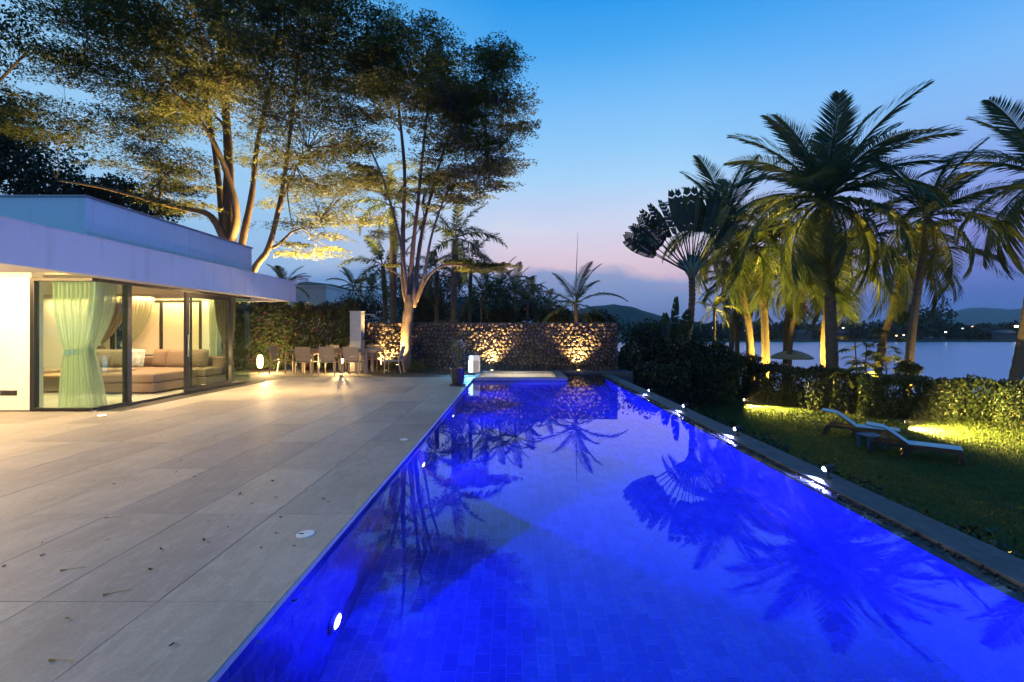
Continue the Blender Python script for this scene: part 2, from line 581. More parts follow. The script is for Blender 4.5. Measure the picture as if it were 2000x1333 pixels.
def lawnmat():
    m, n = newmat('lawn_turf')
    co = n.n('ShaderNodeTexCoord').outputs['Object']
    a = n.noise(co, 1.2, 6, .65)
    f = n.noise(co, 40, 4, .7)
    c = n.ramp(a, [(0.3, (.035, .065, .018)), (0.55, (.065, .10, .026)), (0.72, (.12, .13, .05))])
    c = n.mix(1.0, c, n.ramp(f, [(0.3, .5), (0.7, 1.3)]), 'MULTIPLY')
    p = n.n('ShaderNodeBsdfPrincipled', ins={'Base Color': c, 'Roughness': .9, 'Specular IOR Level': .2})
    b = n.n('ShaderNodeBump', ins={'Strength': 1.0, 'Distance': .05, 'Height': f})
    n.t.links.new(b.outputs[0], p.inputs['Normal'])
    out(n, p.outputs[0])
    return m


M['lawn'] = lawnmat()
M['grass'] = leafmat('grass_blade', [(.05, .09, .018), (.085, .125, .026), (.14, .15, .05)], .3, .6, .2)
M['terrain'] = pbr('dark_terrain', (.025, .035, .016), .95, .4, .4)
M['hill'] = pbr('wooded_hill', (.022, .034, .018), 1.0, .5, .02, 1.0, .05)
M['far_leaf'] = leafmat('far_tree_leaf', [(.012, .022, .010), (.03, .042, .016), (.045, .055, .02)], .1)
M['drift'] = pbr('dark_wet_pebbles', (.012, .012, .012), .4, .5, 30)


# ------------------------------------------------------------------ leaf clouds
def cards(c, length, width, tilt=1.0, flat=0.0, seed=0, droop=0.0):
    """diamond leaves at points c (n,3); flat 0 = any direction, 1 = lying flat"""
    g = np.random.default_rng(seed)
    n = len(c)
    az = g.uniform(0, 2 * np.pi, n)
    el = g.normal(0, 1, n) * (1 - flat) * .9 - droop
    d = np.stack([np.cos(az) * np.cos(el), np.sin(az) * np.cos(el), np.sin(el)], 1)
    up = np.stack([g.normal(0, 1 - flat * .75, n), g.normal(0, 1 - flat * .75, n), np.ones(n)], 1)
    s = np.cross(d, up)
    s /= np.linalg.norm(s, axis=1, keepdims=True) + 1e-9
    nn = np.cross(s, d)
    L = (length * g.uniform(.6, 1.3, n))[:, None]
    Wd = (width * g.uniform(.7, 1.25, n))[:, None]
    v = np.empty((n, 4, 3))
    v[:, 0] = c - d * L * .5
    v[:, 1] = c + s * Wd * .5 - d * L * .02 + nn * Wd * .15
    v[:, 2] = c + d * L * .5
    v[:, 3] = c - s * Wd * .5 - d * L * .02 + nn * Wd * .15
    return v.reshape(-1, 3), np.arange(n * 4).reshape(n, 4)


def leaf_obj(name, c, length, width, mat, parent=None, kind='stuff', **kw):
    v, f = cards(np.asarray(c), length, width, **kw)
    if parent is not None: v = v - np.array(root_of(parent))[None]
    return link(name, np_mesh(name, v, f, mat), None, parent, kind)


def bez(a, b, c, n):
    return [a * (1 - t) ** 2 + b * 2 * t * (1 - t) + c * t * t for t in [i / n for i in range(n + 1)]]
# ================================================================== SETTING
PX0, PX1, PY0, PY1 = -1.28, 2.82, 0.9, 16.5       # pool basin
ZW, ZF = -0.06, -1.50                              # water level, pool floor
ZL = -1.65                                         # lawn level
ZLAKE = -2.4

# terrain sheet to the horizon, the lake lies in it
ground = MB()
ground.box(-2600, 2600, -300, 3600, -4.5, -3.2)
tag(ground.build('ground', M['terrain']), kind='structure')
lake = MB()
lake.raw([(-300, 27, ZLAKE), (600, 27, ZLAKE), (600, 166, ZLAKE), (-300, 158, ZLAKE)], [(0, 1, 2, 3)])
tag(lake.build('lake_water', M['lake']), kind='structure')
shore = MB()
shore.box(-900, 1100, 158, 420, -3.3, -1.9)
tag(shore.build('far_shore', M['terrain'], bevel=.8), kind='structure')


def lawn_z(x, y):
    s = max(0.0, min(1.0, (y - (27.5 - max(0, x - 8) * .62)) / 6.0))
    return ZL - 1.6 * s * s * (3 - 2 * s) + .04 * math.sin(x * .7 + 1) * math.sin(y * .5)


lawn = MB()
lawn.grid(lambda u, v: (3.32 + 37 * u, -2 + 34 * v, lawn_z(3.32 + 37 * u, -2 + 34 * v)), 74, 68)
tag(lawn.build('lawn', M['lawn'], smooth=True), kind='structure')
back = MB()   # garden ground behind wall and house
back.box(-60, 4.1, 17.95, 60, -3.1, -.05)
tag(back.build('garden_ground', M['terrain']), kind='structure')

# hills
def hill(name, pts, Y, dep, seed):
    """rounded ridge whose skyline passes the given (px, py) points at distance Y"""
    xs = [p[0] for p in pts]
    g = np.random.default_rng(seed)
    ph = g.uniform(0, 6, 8)
    nu, nv = 90, 14

    def fn(u, v):
        px = xs[0] + (xs[-1] - xs[0]) * u
        py = np.interp(px, xs, [p[1] for p in pts])
        X = (px - HX) / F * Y
        top = CH - (py - HY) / F * Y + 3
        prof = math.sin(math.pi * v) ** .8
        wob = sum(math.sin(px * .05 * (k + 1) + ph[k]) * math.sin(v * 9 + ph[-k - 1]) / (k + 1) for k in range(4)) * Y * .0012
        return (X * (1 + (v - .5) * dep / Y), Y + (v - .5) * dep, -3 + (top) * prof + wob * prof)
    m = MB()
    m.grid(fn, nu, nv)
    return tag(m.build(name, M['hill'], smooth=True), kind='structure')


hill('hills', [(480, 640), (560, 560), (600, 552), (650, 558), (700, 570), (770, 580), (850, 602), (950, 622), (1040, 640)], 420, 260, 1)
hill('hills', [(1020, 640), (1090, 612), (1150, 600), (1200, 596), (1245, 602), (1290, 618), (1350, 628), (1420, 636), (1480, 642)], 620, 300, 2)
hill('hills', [(1600, 644), (1700, 632), (1780, 618), (1820, 611), (1850, 612), (1890, 602), (1920, 600), (1950, 604), (1970, 606), (2000, 603), (2100, 610), (2300, 640)], 2300, 700, 3)

# ---------------------------------------------------------------- pool shell
pool = thing('swimming_pool', (PX0, PY0, ZF), 'long swimming pool of grey stone tiles lit deep blue from below', 'pool')
pool['kind'] = 'structure'
sh = MB()
sh.box(PX0 - .25, PX1 + .0, PY0, PY1, ZF - .25, ZF - .0006)           # bed under the floor tiles
sh.build('pool_bed', M['poolgrout'], pool)
sh = MB()
sh.box(PX0 - .25, PX0 - .001, PY0 - .2, PY1, ZF - .012, -.022)
sh.build('pool_side', M['poolgrout'], pool)
sh = MB()
sh.box(PX0 - .0, PX1, PY0 - .25, PY0 - .0, ZF - .012, -.03)
sh.build('pool_end', M['pooltile'], pool)
sh = MB()
sh.box(PX1 + .001, PX1 + .07, PY0 - .2, PY1, ZF - .012, ZW - .012)
sh.build('overflow_weir', pbr('wet_dark_slate', (.07, .08, .10), .2, .3, 14), pool)

# floor tiles: nearest 300 single objects, the rest one part
TWX, TLY = (PX1 - PX0) / 37, .155


def beveled_tile(wx, ly, h, g=.0034, b=.0004):
    """five-sided tile with chamfered top, centred on x, y, top at z=0"""
    a, c = wx / 2 - g / 2, ly / 2 - g / 2
    v = [(-a, -c, -h), (a, -c, -h), (a, c, -h), (-a, c, -h), (-a, -c, -b), (a, -c, -b), (a, c, -b), (-a, c, -b),
         (-a + b, -c + b, 0), (a - b, -c + b, 0), (a - b, c - b, 0), (-a + b, c - b, 0)]
    f = [(0, 1, 5, 4), (1, 2, 6, 5), (2, 3, 7, 6), (3, 0, 4, 7), (4, 5, 9, 8), (5, 6, 10, 9), (6, 7, 11, 10), (7, 4, 8, 11), (8, 9, 10, 11)]
    return np.array(v), np.array(f)


tv, tf = beveled_tile(TWX, TLY, .012)
tile_me = np_mesh('pool_tile', tv, tf, M['pooltile1'])
near, rest = [], []
for i in range(37):
    y = PY0 + (TLY * .5 if i % 2 else 0) + TLY / 2 + (0.03 * ((i * 7) % 5) / 5)
    x = PX0 + TWX * (i + .5)
    while y + TLY / 2 < PY1:
        vis = y > 2.7 and -1.1 < x < .75 and y < 5.4
        (near if vis and len(near) < 300 else rest).append((x, y, ZF))
        y += TLY
for x, y, z in near:
    link('pool_tile', tile_me, None, pool, None, Vector((x, y, z)) - root_of(pool))


def many(v, f, pos):
    pos = np.asarray(pos)
    V = (v[None] + pos[:, None]).reshape(-1, 3)
    Fc = (f[None] + (np.arange(len(pos)) * len(v))[:, None, None]).reshape(-1, f.shape[1])
    return V, Fc


V, Fc = many(tv, tf, rest)
V = V - np.array(root_of(pool))
link('pool_tile', np_mesh('pool_tile_field', V, Fc, M['pooltile']), None, pool, 'stuff')

# tiles on the weir wall (facing -x) and on the deck-side wall (facing +x)


def wall_tiles(x, sgn, zs, L, hgt, single, ztop):
    v, f = beveled_tile(hgt, L, .012, .003, .0006)
    # turn the tile: local x -> z, z -> x*sgn
    vv = np.stack([v[:, 2] * sgn, v[:, 1], -v[:, 0] * sgn], 1)
    pos_near, pos_rest = [], []
    nrow = int(round((ztop - ZF) / hgt))
    for r in range(nrow):
        z = ztop - hgt * (r + .5)
        y = PY0 + (L / 2 if r % 2 else 0) + L / 2
        while y + L / 2 < PY1:
            p = (x + 0.0, y, z)
            (pos_near if single and 2.3 < y < 7.0 and len(pos_near) < 200 else pos_rest).append(p)
            y += L
    if pos_near:
        me = np_mesh('wall_tile', vv, f, M['pooltile1'])
        for p in pos_near: link('wall_tile', me, None, pool, None, Vector(p) - root_of(pool))
    V, Fc = many(vv, f, pos_rest)
    link('wall_tile', np_mesh('wall_tile_field', V - np.array(root_of(pool)), Fc, M['pooltile']), None, pool, 'stuff')


wall_tiles(PX1, -1, 0, .30, .144, True, ZW - .012)
wall_tiles(PX0, 1, 0, .20, .147, False, -.03)

wt = MB()
wt.raw([(PX0, PY0, ZW), (PX1 + .07, PY0, ZW), (PX1 + .07, PY1, ZW), (1.58, PY1, ZW), (1.58, 13.98, ZW), (PX0, 13.98, ZW)], [(0, 1, 2, 3, 4, 5)])
wo = wt.build('pool_water', M['water'])
tag(wo, kind='structure')

# overflow channel with pebbles and the outer concrete ledge
ch = MB()
ch.box(PX1 + .073, 2.999, -1, PY1, -.30, -.072)
tag(ch.build('overflow_channel', M['drift']), kind='structure')
led = MB()
led.box(3.0, 3.32, -1, PY1, -1.75, -.045)
tag(led.build('pool_ledge', M['concrete'], bevel=.008), kind='structure')
pv = []
for k in range(700):
    pv.append((rng.uniform(PX1 + .09, 2.99), rng.uniform(1.2, 16.4), -.074 + rng.uniform(0, .02)))
oct_v = np.array([(1, 0, 0), (0, 1, 0), (-1, 0, 0), (0, -1, 0), (0, 0, .7), (0, 0, -.7)])
oct_f = np.array([(0, 1, 4), (1, 2, 4), (2, 3, 4), (3, 0, 4), (1, 0, 5), (2, 1, 5), (3, 2, 5), (0, 3, 5)])
pv = np.array(pv)
sc = rng.uniform(.008, .024, (len(pv), 1, 3))
V = (oct_v[None] * sc + pv[:, None]).reshape(-1, 3)
Fc = (oct_f[None] + (np.arange(len(pv)) * 6)[:, None, None]).reshape(-1, 3)
tag(link('gravel', np_mesh('gravel', V, Fc, M['drift'], True), None), kind='stuff')

# raised slab behind the pool
bl = MB()
bl.box(PX0 + .0, 4.15, 16.5, 17.7, -1.75, -.004)
tag(bl.build('back_ledge', M['concrete'], bevel=.012), kind='structure')

# ---------------------------------------------------------------- deck of stone tiles
deck = thing('deck', (-5.5, 8, 0), 'wide terrace of beige stone tiles with scattered leaves', 'terrace')
deck['kind'] = 'structure'
db = MB()
db.box(-16, PX0 - .25, -2.5, 17.95, -.3, -.022)
db.box(PX0 - .25, PX0 - .03, -2.5, 17.95, -.0215, -.0205)
db.box(PX0 - .3, 3.4, -2.5, PY0 - .25, -.3, -.022)
db.build('deck_bed', M['grout'], deck)
DW, DL = .643, 1.2
xs = [PX0 + .012 - DW * k for k in range(1, 14)]
for ci in range(13):
    x1 = PX0 + .012 - DW * ci
    x0 = x1 - DW
    for k in range(-2, 12):
        y0 = 3.71 + 1.2 * (k - 2) - 2.4 + 1.2
        y1 = y0 + DL
        a, b = y0, min(y1, 17.9)
        if x1 < -7.3 and a > 8.0: continue
        if x0 < -7.62 and b > 8.4: b = min(b, 8.40)
        if b - a < .2 or b < -.9: continue
        if ci == 0 and 0: continue
        t = MB()
        w2, l2 = (x1 - x0) / 2 - .0016, (b - a) / 2 - .0016
        v, f = beveled_tile(x1 - x0, b - a, .02, .0034, .0015)
        t.raw(v.tolist(), f.tolist())
        o = t.build('floor_tile', M['decktile'], deck, local=True)
        o.location = Vector(((x0 + x1) / 2, (a + b) / 2, random.uniform(-.001, .0008))) - root_of(deck)
cp = MB()
cp.box(PX0 + .012, PX0 + .02, PY0 - .2, PY1, -.032, -.004)
cp.build('edge_strip', pbr('pale_edge_trim', (.42, .42, .40), .4, .1, 20), deck)

# ---------------------------------------------------------------- rubble stone wall
WX0, WX1, WY, WH = -5.75, 3.84, 17.55, 1.73
swall = thing('stone_wall', ((WX0 + WX1) / 2, WY, 0), 'long rough dark volcanic stone wall washed by warm uplights', 'wall')
core = MB()
core.box(WX0, WX1, WY, WY + .4, -.3, WH - .05)
core.build('wall_core', M['mortar'], swall)
# voronoi stones
g = np.random.default_rng(21)
cells = []
ny_, nx_ = 12, 66
cw, chh = (WX1 - WX0) / nx_, WH / ny_
for j in range(ny_):
    for i in range(nx_):
        cells.append((WX0 + (i + .5 + (.5 if j % 2 else 0) * 1 + g.uniform(-.38, .38)) * cw, (j + .5 + g.uniform(-.36, .36)) * chh))
cells = np.array(cells)


def clip(poly, nx, ny, c):
    o = []
    for k in range(len(poly)):
        p, q = poly[k], poly[(k + 1) % len(poly)]
        dp, dq = p[0] * nx + p[1] * ny - c, q[0] * nx + q[1] * ny - c
        if dp <= 0: o.append(p)
        if dp * dq < 0:
            t = dp / (dp - dq)
            o.append((p[0] + (q[0] - p[0]) * t, p[1] + (q[1] - p[1]) * t))
    return o


stone_mats = M['stone']
rest_mb = MB()
order = []
for k, c in enumerate(cells):
    d = cells - c
    dd = (d ** 2).sum(1)
    nb = np.argsort(dd)[1:15]
    poly = [(max(WX0, c[0] - .5), max(-.05, c[1] - .5)), (min(WX1, c[0] + .5), max(-.05, c[1] - .5)),
            (min(WX1, c[0] + .5), min(WH + .02, c[1] + .5)), (max(WX0, c[0] - .5), min(WH + .02, c[1] + .5))]
    for m_ in nb:
        n_ = cells[m_] - c
        mid = (cells[m_] + c) / 2
        poly = clip(poly, n_[0], n_[1], mid @ n_)
        if len(poly) < 3: break
    if len(poly) < 3: continue
    pa = np.array(poly)
    area = .5 * abs(np.dot(pa[:, 0], np.roll(pa[:, 1], -1)) - np.dot(pa[:, 1], np.roll(pa[:, 0], -1)))
    order.append((area, k, pa))
order.sort(key=lambda t: -t[0])
for idx, (area, k, pa) in enumerate(order):
    ce = pa.mean(0)
    r = math.sqrt(area)
    dpt = g.uniform(.05, .15)
    tx, tz = g.uniform(-.6, .6), g.uniform(-.75, .35)
    m = MB() if idx < 300 else rest_mb
    n_ = len(pa)
    v = []
    outer = ce + (pa - ce) * (1 - .012 / max(r, .05))
    for q in outer: v.append((q[0], WY + .02, q[1]))
    mid = ce + (pa - ce) * (1 - .028 / max(r, .05))
    for q in mid:
        e = (q - ce)
        v.append((q[0] + g.uniform(-.006, .006), WY - dpt * .62 - (e[0] * tx + e[1] * tz) * .7 + g.uniform(-.012, .012), q[1] + g.uniform(-.006, .006)))
    top = ce + (pa - ce) * g.uniform(.38, .66)
    for q in top:
        e = (q - ce)
        v.append((q[0], WY - dpt - (e[0] * tx + e[1] * tz) + g.uniform(-.02, .02), q[1]))
    cc = len(v)
    v.append((ce[0], WY - dpt - g.uniform(-.005, .025), ce[1]))
    f = []
    for a in range(n_):
        b = (a + 1) % n_
        f += [(a, b, n_ + b, n_ + a), (n_ + a, n_ + b, 2 * n_ + b, 2 * n_ + a), (2 * n_ + a, 2 * n_ + b, cc)]
    m.raw(v, f)
    if idx < 300: m.build('stone', stone_mats, swall)
rest_mb.build('stone', stone_mats, swall, kind='stuff')
# coping stones along the top and the right end
tp = MB()
x = WX0
while x < WX1:
    ww = g.uniform(.2, .42)
    zt = WH - .05
    tp.raw([(x + .006, WY - g.uniform(.02, .08), zt), (min(x + ww, WX1) - .006, WY - g.uniform(.02, .08), zt), (min(x + ww, WX1) - .006, WY + .42, zt), (x + .006, WY + .42, zt),
            (x + .02, WY - .01, zt + g.uniform(.05, .08)), (min(x + ww, WX1) - .02, WY - .01, zt + g.uniform(.05, .08)), (min(x + ww, WX1) - .02, WY + .40, zt + .06), (x + .02, WY + .40, zt + .06)],
           [(0, 3, 2, 1), (4, 5, 6, 7), (0, 1, 5, 4), (1, 2, 6, 5), (2, 3, 7, 6), (3, 0, 4, 7)])
    x += ww
tp.build('coping', M['stone'], swall, kind='stuff')

# ---------------------------------------------------------------- spa
spa = thing('spa_tub', (.1, 15.2, 0), 'square sunken spa tub with pale lining at the pool end', 'hot tub')
sx0, sx1, sy0, sy1 = PX0 + .02, 1.58, 13.95, 16.49
ix0, ix1, iy0, iy1 = sx0 + .17, sx1 - .32, sy0 + .22, sy1 - .18
m = MB()
m.box(sx0, sx1, sy0, iy0, -.045, .045); m.box(sx0, sx1, iy1, sy1, -.045, .035)
m.build('rim', M['rimstone'], spa, bevel=.012)
m = MB()
m.box(sx0, ix0, iy0, iy1, -.045, .04); m.box(ix1, sx1, iy0, iy1, -.045, .04)
m.build('rim', M['rimstone'], spa, bevel=.012)
m = MB()
m.box(sx0 + .03, sx1 - .03, sy0 + .03, sy0 + .1, ZF, -.046)
m.build('outer_wall', M['pooltile'], spa)
m = MB()
m.box(sx1 - .1, sx1 - .03, sy0 + .1, sy1, ZF, -.046)
m.build('outer_wall', M['pooltile'], spa)
m = MB()
e = .03
m.box(ix0 - e, ix0, iy0, iy1, -.9, -.046); m.box(ix1, ix1 + e, iy0, iy1, -.9, -.046)
m.box(ix0 - e, ix1 + e, iy1, iy1 + e, -.9, -.046); m.box(ix0 - e, ix1 + e, iy0 - e, iy0, -.9, -.046)
m.box(ix0 - e, ix1 + e, iy0 - e, iy1 + e, -.95, -.9)
m.build('basin', M['basin'], spa)
m = MB()
m.raw([(ix0, iy0, -.22), (ix1, iy0, -.22), (ix1, iy1, -.22), (ix0, iy1, -.22)], [(0, 1, 2, 3)])
m.build('spa_water', M['water'], spa)
lamp('spa_light', 'POINT', ((ix0 + ix1) / 2, iy0 + .5, -.12), 90, (1, .80, .55), spa, size=.05)
lamp('spa_light', 'POINT', (ix0 + .3, iy0 + .3, -.5), 60, (1, .80, .55), spa, size=.05)

# ---------------------------------------------------------------- house
house = thing('house', (-11, 8, 0), 'white flat-roofed villa with glass corner and warm lit living room', 'house')
XF, XW, YF, YB = -7.10, -7.60, 8.46, 13.45
m = MB()
m.box(-16, XF - .25, 7.54, 15.2 - .02, 2.56, 2.98)
m.box(-16, XF - .25, -3, 7.54 - .003, 2.38, 2.98)
m.build('roof', M['plaster_warm'], house)
m = MB()
m.box(XF - .249, XF, -3, 15.2, 2.38, 3.01)
m.build('fascia', M['plaster'], house, bevel=.006)
m = MB()
m.box(-16, XF - .25, 15.0, 15.2, 2.38, 3.01)
m.build('fascia', M['plaster'], house, bevel=.006)
m = MB()
m.box(-15, -8.2, 8.96, 14.6, 2.985, 4.0)
m.build('upper_block', M['plaster'], house, bevel=.006)
m = MB(); m.box(-15, -8.165, 8.925, 14.635, 4.001, 4.035); m.build('parapet_cap', pbr('grey_metal_flashing', (.30, .31, .33), .4, .08, 6, metal=.6), house, bevel=.004)
m = MB(); m.box(-16, XF + .012, -3, 15.212, 3.011, 3.032); m.build('parapet_cap', M['plaster'], house, bevel=.004)
m = MB()
m.box(-16, -8.73, YF, YF + .22, -.05, 2.557)
m.build('wall', M['plaster_warm'], house)
m = MB()
m.box(-14.2, -14, YF + .22, YB, -.05, 2.557)
m.build('wall', M['plaster_warm'], house)
m = MB()
m.box(-14, XW - .06, YF + .0, YB, -.02, .010)
m.box(-8.73, XW, YF, YF + .06, -.02, .012)
m.build('floor', M['interior_floor'], house)
m = MB()
m.box(-14, XW - .12, YF + .22, YB, 2.485, 2.556)
m.build('ceiling', M['plaster_warm'], house)
# far wall: solid ends, windows between
m = MB()
m.box(-14, -11.6, YB, YB + .2, -.05, 2.557); m.box(-11.6, -9.0, YB, YB + .2, -.05, .66); m.box(-9.0, -8.55, YB, YB + .2, -.05, 2.557)
m.box(-11.6, -9.0, YB, YB + .2, 2.32, 2.557)
m.build('wall', M['plaster_warm'], house)


def frame(name, x0, x1, y0, y1, z0, z1, parent=house, mat='dark_frame', bev=.004):
    mm = MB()
    mm.box(x0, x1, y0, y1, z0, z1)
    return mm.build(name, M[mat], parent, bevel=bev)


win = MB()
for xx in (-11.6, -10.18, -9.05): win.box(xx, xx + .07, YB - .02, YB + .06, .66, 2.32)
win.box(-11.53, -9.05, YB - .018, YB + .058, 2.25, 2.318); win.box(-11.53, -9.05, YB - .018, YB + .058, .662, .73)
wf = win.build('window', M['dark_frame'], house)
for a, b in ((-11.53, -10.18), (-10.11, -9.05)):
    mm = MB(); mm.box(a, b, YB + .015, YB + .025, .73, 2.25); mm.build('pane', M['pane_clear'], wf)
    bl_ = MB(); bl_.box(a + (.28 if a < -11 else .02), b - .02, YB - .010, YB - .004, .76, 2.25)
    bl_.build('roller_blind', pbr('cream_blind', (.66, .56, .40), .85, .05, 20), wf)
# corner glazing: front pane and side panes
m = MB()
m.box(-8.73, -8.65, YF - .03, YF + .07, .012, 2.40)
m.build('window_frame', M['dark_frame'], house, bevel=.004)
frame('window_frame', -8.65, XW - .0, YF - .03, YF + .05, 2.34, 2.40)
frame('window_frame', -8.65, XW - .0, YF - .03, YF + .05, .012, .055)
frame('window_frame', XW - .06, XW + .02, YF + .051, YB, 2.34, 2.40)
frame('window_frame', XW - .06, XW + .02, YF + .051, 9.16, .012, .055)
frame('window_frame', XW - .075, XW + .03, 9.16, 9.27, .012, 2.338)
frame('window_frame', XW - .06, XW + .02, 9.271, YB, .010, .022)
frame('window_frame', XW - .075, XW + .03, 12.42, 12.52, .023, 2.338)
for (x0, x1, y0, y1) in ((-8.65, XW - .012, YF + .004, YF + .014), (XW - .012, XW - .002, YF + .004, 9.16), (XW - .012, XW - .002, 12.52, YB + .0), (-8.55, XW - .013, YB - .01, YB)):
    mm = MB(); mm.box(x0, x1, y0, y1, .056, 2.339); mm.build('pane', M['pane'], house)
# sliding door panel
dr = MB()
for (y0, y1, z0, z1) in ((10.72, 10.84, .03, 2.33), (12.32, 12.419, .03, 2.33), (10.84, 12.32, 2.22, 2.33), (10.84, 12.32, .03, .13)):
    dr.box(XW + .021, XW + .07, y0, y1, z0, z1)
sd = dr.build('sliding_door', M['dark_frame'], house, bevel=.003)
mm = MB(); mm.box(XW + .04, XW + .05, 10.84, 12.32, .13, 2.22); mm.build('pane', M['pane'], sd)
mm = MB(); mm.box(XW + .0, XW + .012, 10.95, 11.02, .10, 2.25); mm.build('rail', M['dark_frame'], sd)
mm = MB(); mm.box(XW + .07, XW + .10, 10.755, 10.79, .85, 1.35); mm.build('handle', M['metal'], sd, bevel=.006)
# cove light strips that wash wall and glass
m = MB(); m.box(-15.5, XF - .30, 7.545, 7.56, 2.52, 2.55); m.build('light_strip', M['led_cove'], house)
m = MB(); m.box(XF - .27, XF - .255, 7.6, 14.9, 2.52, 2.55); m.build('light_strip', M['led_cove'], house)
lamp('cove_light', 'AREA', (-11.6, 7.62, 2.50), 150, WARM, house, aim=(-11.6, 8.46, 1.9), size=(7.5, .05))
lamp('cove_light', 'AREA', (XF - .29, 11.2, 2.50), 260, WARM, house, aim=(XW - .05, 11.2, 1.9), size=(.05, 7.0))
# wall socket
so = thing('wall_socket', (-9.15, YF, .32), 'small dark double socket low on the cream wall', 'socket')
m = MB(); m.box(-9.28, -8.98, YF - .012, YF - .001, .28, .37); m.build('plate', M['black'], so, bevel=.003)
m = MB(); m.box(-9.26, -9.145, YF - .020, YF - .013, .29, .36); m.box(-9.115, -9.0, YF - .020, YF - .013, .29, .36); m.build('cover', M['resin'], so, bevel=.003)
# recessed soffit downlights and room downlights
def downlight(x, y, z, e, parent, cone=110, col=(1.0, .74, .42)):
    mm = MB(); mm.lathe([(.055, 0), (.055, -.012), (.042, -.012)], (x, y, z), 14, False)
    t = mm.build('downlight', M['white_plastic'], parent)
    mm = MB(); mm.lathe([(.042, -.004), (.001, -.004)], (x, y, z), 14, False); mm.build('lens', M['led_soft'], t)
    lamp('downlight_beam', 'SPOT' if cone else 'POINT', (x, y, z - .04), e, col, parent, (x, y, 0), .04, cone or 90, .8)


for x, y in ((-8.0, -1.8), (-8.0, .9), (-8.0, 3.6), (-8.3, 6.0)): downlight(x, y, 2.38, 410, house, 0)
for x, y in ((-12.6, 9.8), (-10.6, 9.8), (-8.7, 9.8), (-12.6, 11.8), (-10.6, 11.8), (-8.7, 11.8)): downlight(x, y, 2.485, 170, house, 150)
lamp('ceiling_cove', 'AREA', (-10.8, 13.2, 2.40), 160, WARM, house, aim=(-10.8, 13.0, 0), size=(5, .1))
# security camera on the roof end
sc_ = thing('security_camera', (XF + .05, 15.1, 2.99), 'white security camera on the end of the flat roof', 'camera')
m = MB(); m.box(XF + .0, XF + .05, 15.02, 15.18, 2.93, 3.08); m.build('mount', M['white_plastic'], sc_, bevel=.006)
m = MB(); m.tube([(XF + .05, 15.1, 3.0), (XF + .22, 15.1, 3.02), (XF + .25, 15.1, 3.08)], .018, 8); m.build('arm', M['white_plastic'], sc_)
m = MB(); m.tube([(XF + .10, 15.1, 3.13), (XF + .46, 15.0, 3.08)], .055, 12); m.build('body', M['white_plastic'], sc_)
m = MB(); m.box(XF + .08, XF + .5, 14.96, 15.16, 3.19, 3.205); m.build('sun_shield', M['white_plastic'], sc_)

# ---------------------------------------------------------------- neighbours
nb = thing('neighbour_house', (-12, 33, 0), 'plain white flat-roofed building beyond the bougainvillea hedge', 'building')
m = MB(); m.box(-20, -12.1, 30, 35, 0, 4.22); m.build('wing', M['plaster'], nb)
m = MB(); m.box(-20, -11.0, 35.0, 41, 0, 4.26); m.build('wing', M['plaster'], nb)
m = MB(); m.box(-20.0, -12.05, 29.95, 34.95, 4.22, 4.34); m.build('parapet', M['plaster'], nb)
m = MB(); m.box(-20.0, -10.95, 34.951, 41, 4.27, 4.36); m.build('parapet', M['plaster'], nb)
m = MB(); m.box(-10.9, -9.6, 35, 36, 0, 2.6); m.build('porch', M['plaster'], nb)
gh = thing('gabled_house', (-5.2, 47, 0), 'low house with dark blue hipped roof among palms behind the wall', 'house')
m = MB(); m.box(-8.2, -2.4, 45, 50, -.1, 2.9); m.build('wall', pbr('grey_wall', (.35, .35, .36), .8, .05, 3), gh)  # plain even grey wall colour
m = MB()
m.raw([(-8.8, 44.4, 2.75), (-1.8, 44.4, 2.75), (-1.8, 50.6, 2.75), (-8.8, 50.6, 2.75), (-5.6, 47.5, 4.9), (-4.6, 47.5, 4.9)],
      [(0, 1, 5, 4), (1, 2, 5), (2, 3, 4, 5), (3, 0, 4), (0, 3, 2, 1)])
m.build('roof', M['wood_dark'], gh)
m = MB(); m.box(-7.6, -6.6, 44.96, 44.995, .9, 2.2); m.build('window', M['pane_clear'], gh)
m = MB(); m.box(-4.4, -3.2, 44.96, 44.995, .9, 2.2); m.build('window', M['pane_clear'], gh)
# ================================================================== LIGHT FITTINGS
# underwater lamps on the deck-side wall
for k, (y, lb) in enumerate(((3.29, 'round underwater lamp on the deck-side pool wall, nearest the camera'), (6.37, 'round underwater lamp on the deck-side pool wall, second from the camera'),
                             (9.45, 'round underwater lamp on the deck-side pool wall, third from the camera'), (12.6, 'round underwater lamp on the deck-side pool wall, just before the spa'))):
    t = thing('pool_lamp', (PX0 + .02, y, -1.13), lb, 'underwater lamp', 'lamps in the pool wall')
    m = MB(); m.tube([(PX0 - .0, y, -1.13), (PX0 + .035, y, -1.13)], .085, 20); m.build('housing', M['metal'], t, bevel=.008)
    m = MB(); m.tube([(PX0 + .0355, y, -1.13), (PX0 + .042, y, -1.13)], [.062, .05], 18); m.build('lens', M['led_pool'], t)
    lamp('beam', 'SPOT', (PX0 + .06, y, -1.12), 90000, (.004, .009, 1.0), t, (PX0 + 2.4, y + .15, -1.16), .03, 98, .60)
    lamp('spill', 'POINT', (PX0 + .22, y, -.95), 140, BLUE, t, size=.04)  # added point light without a fitting, stands in for glow scattered in the water
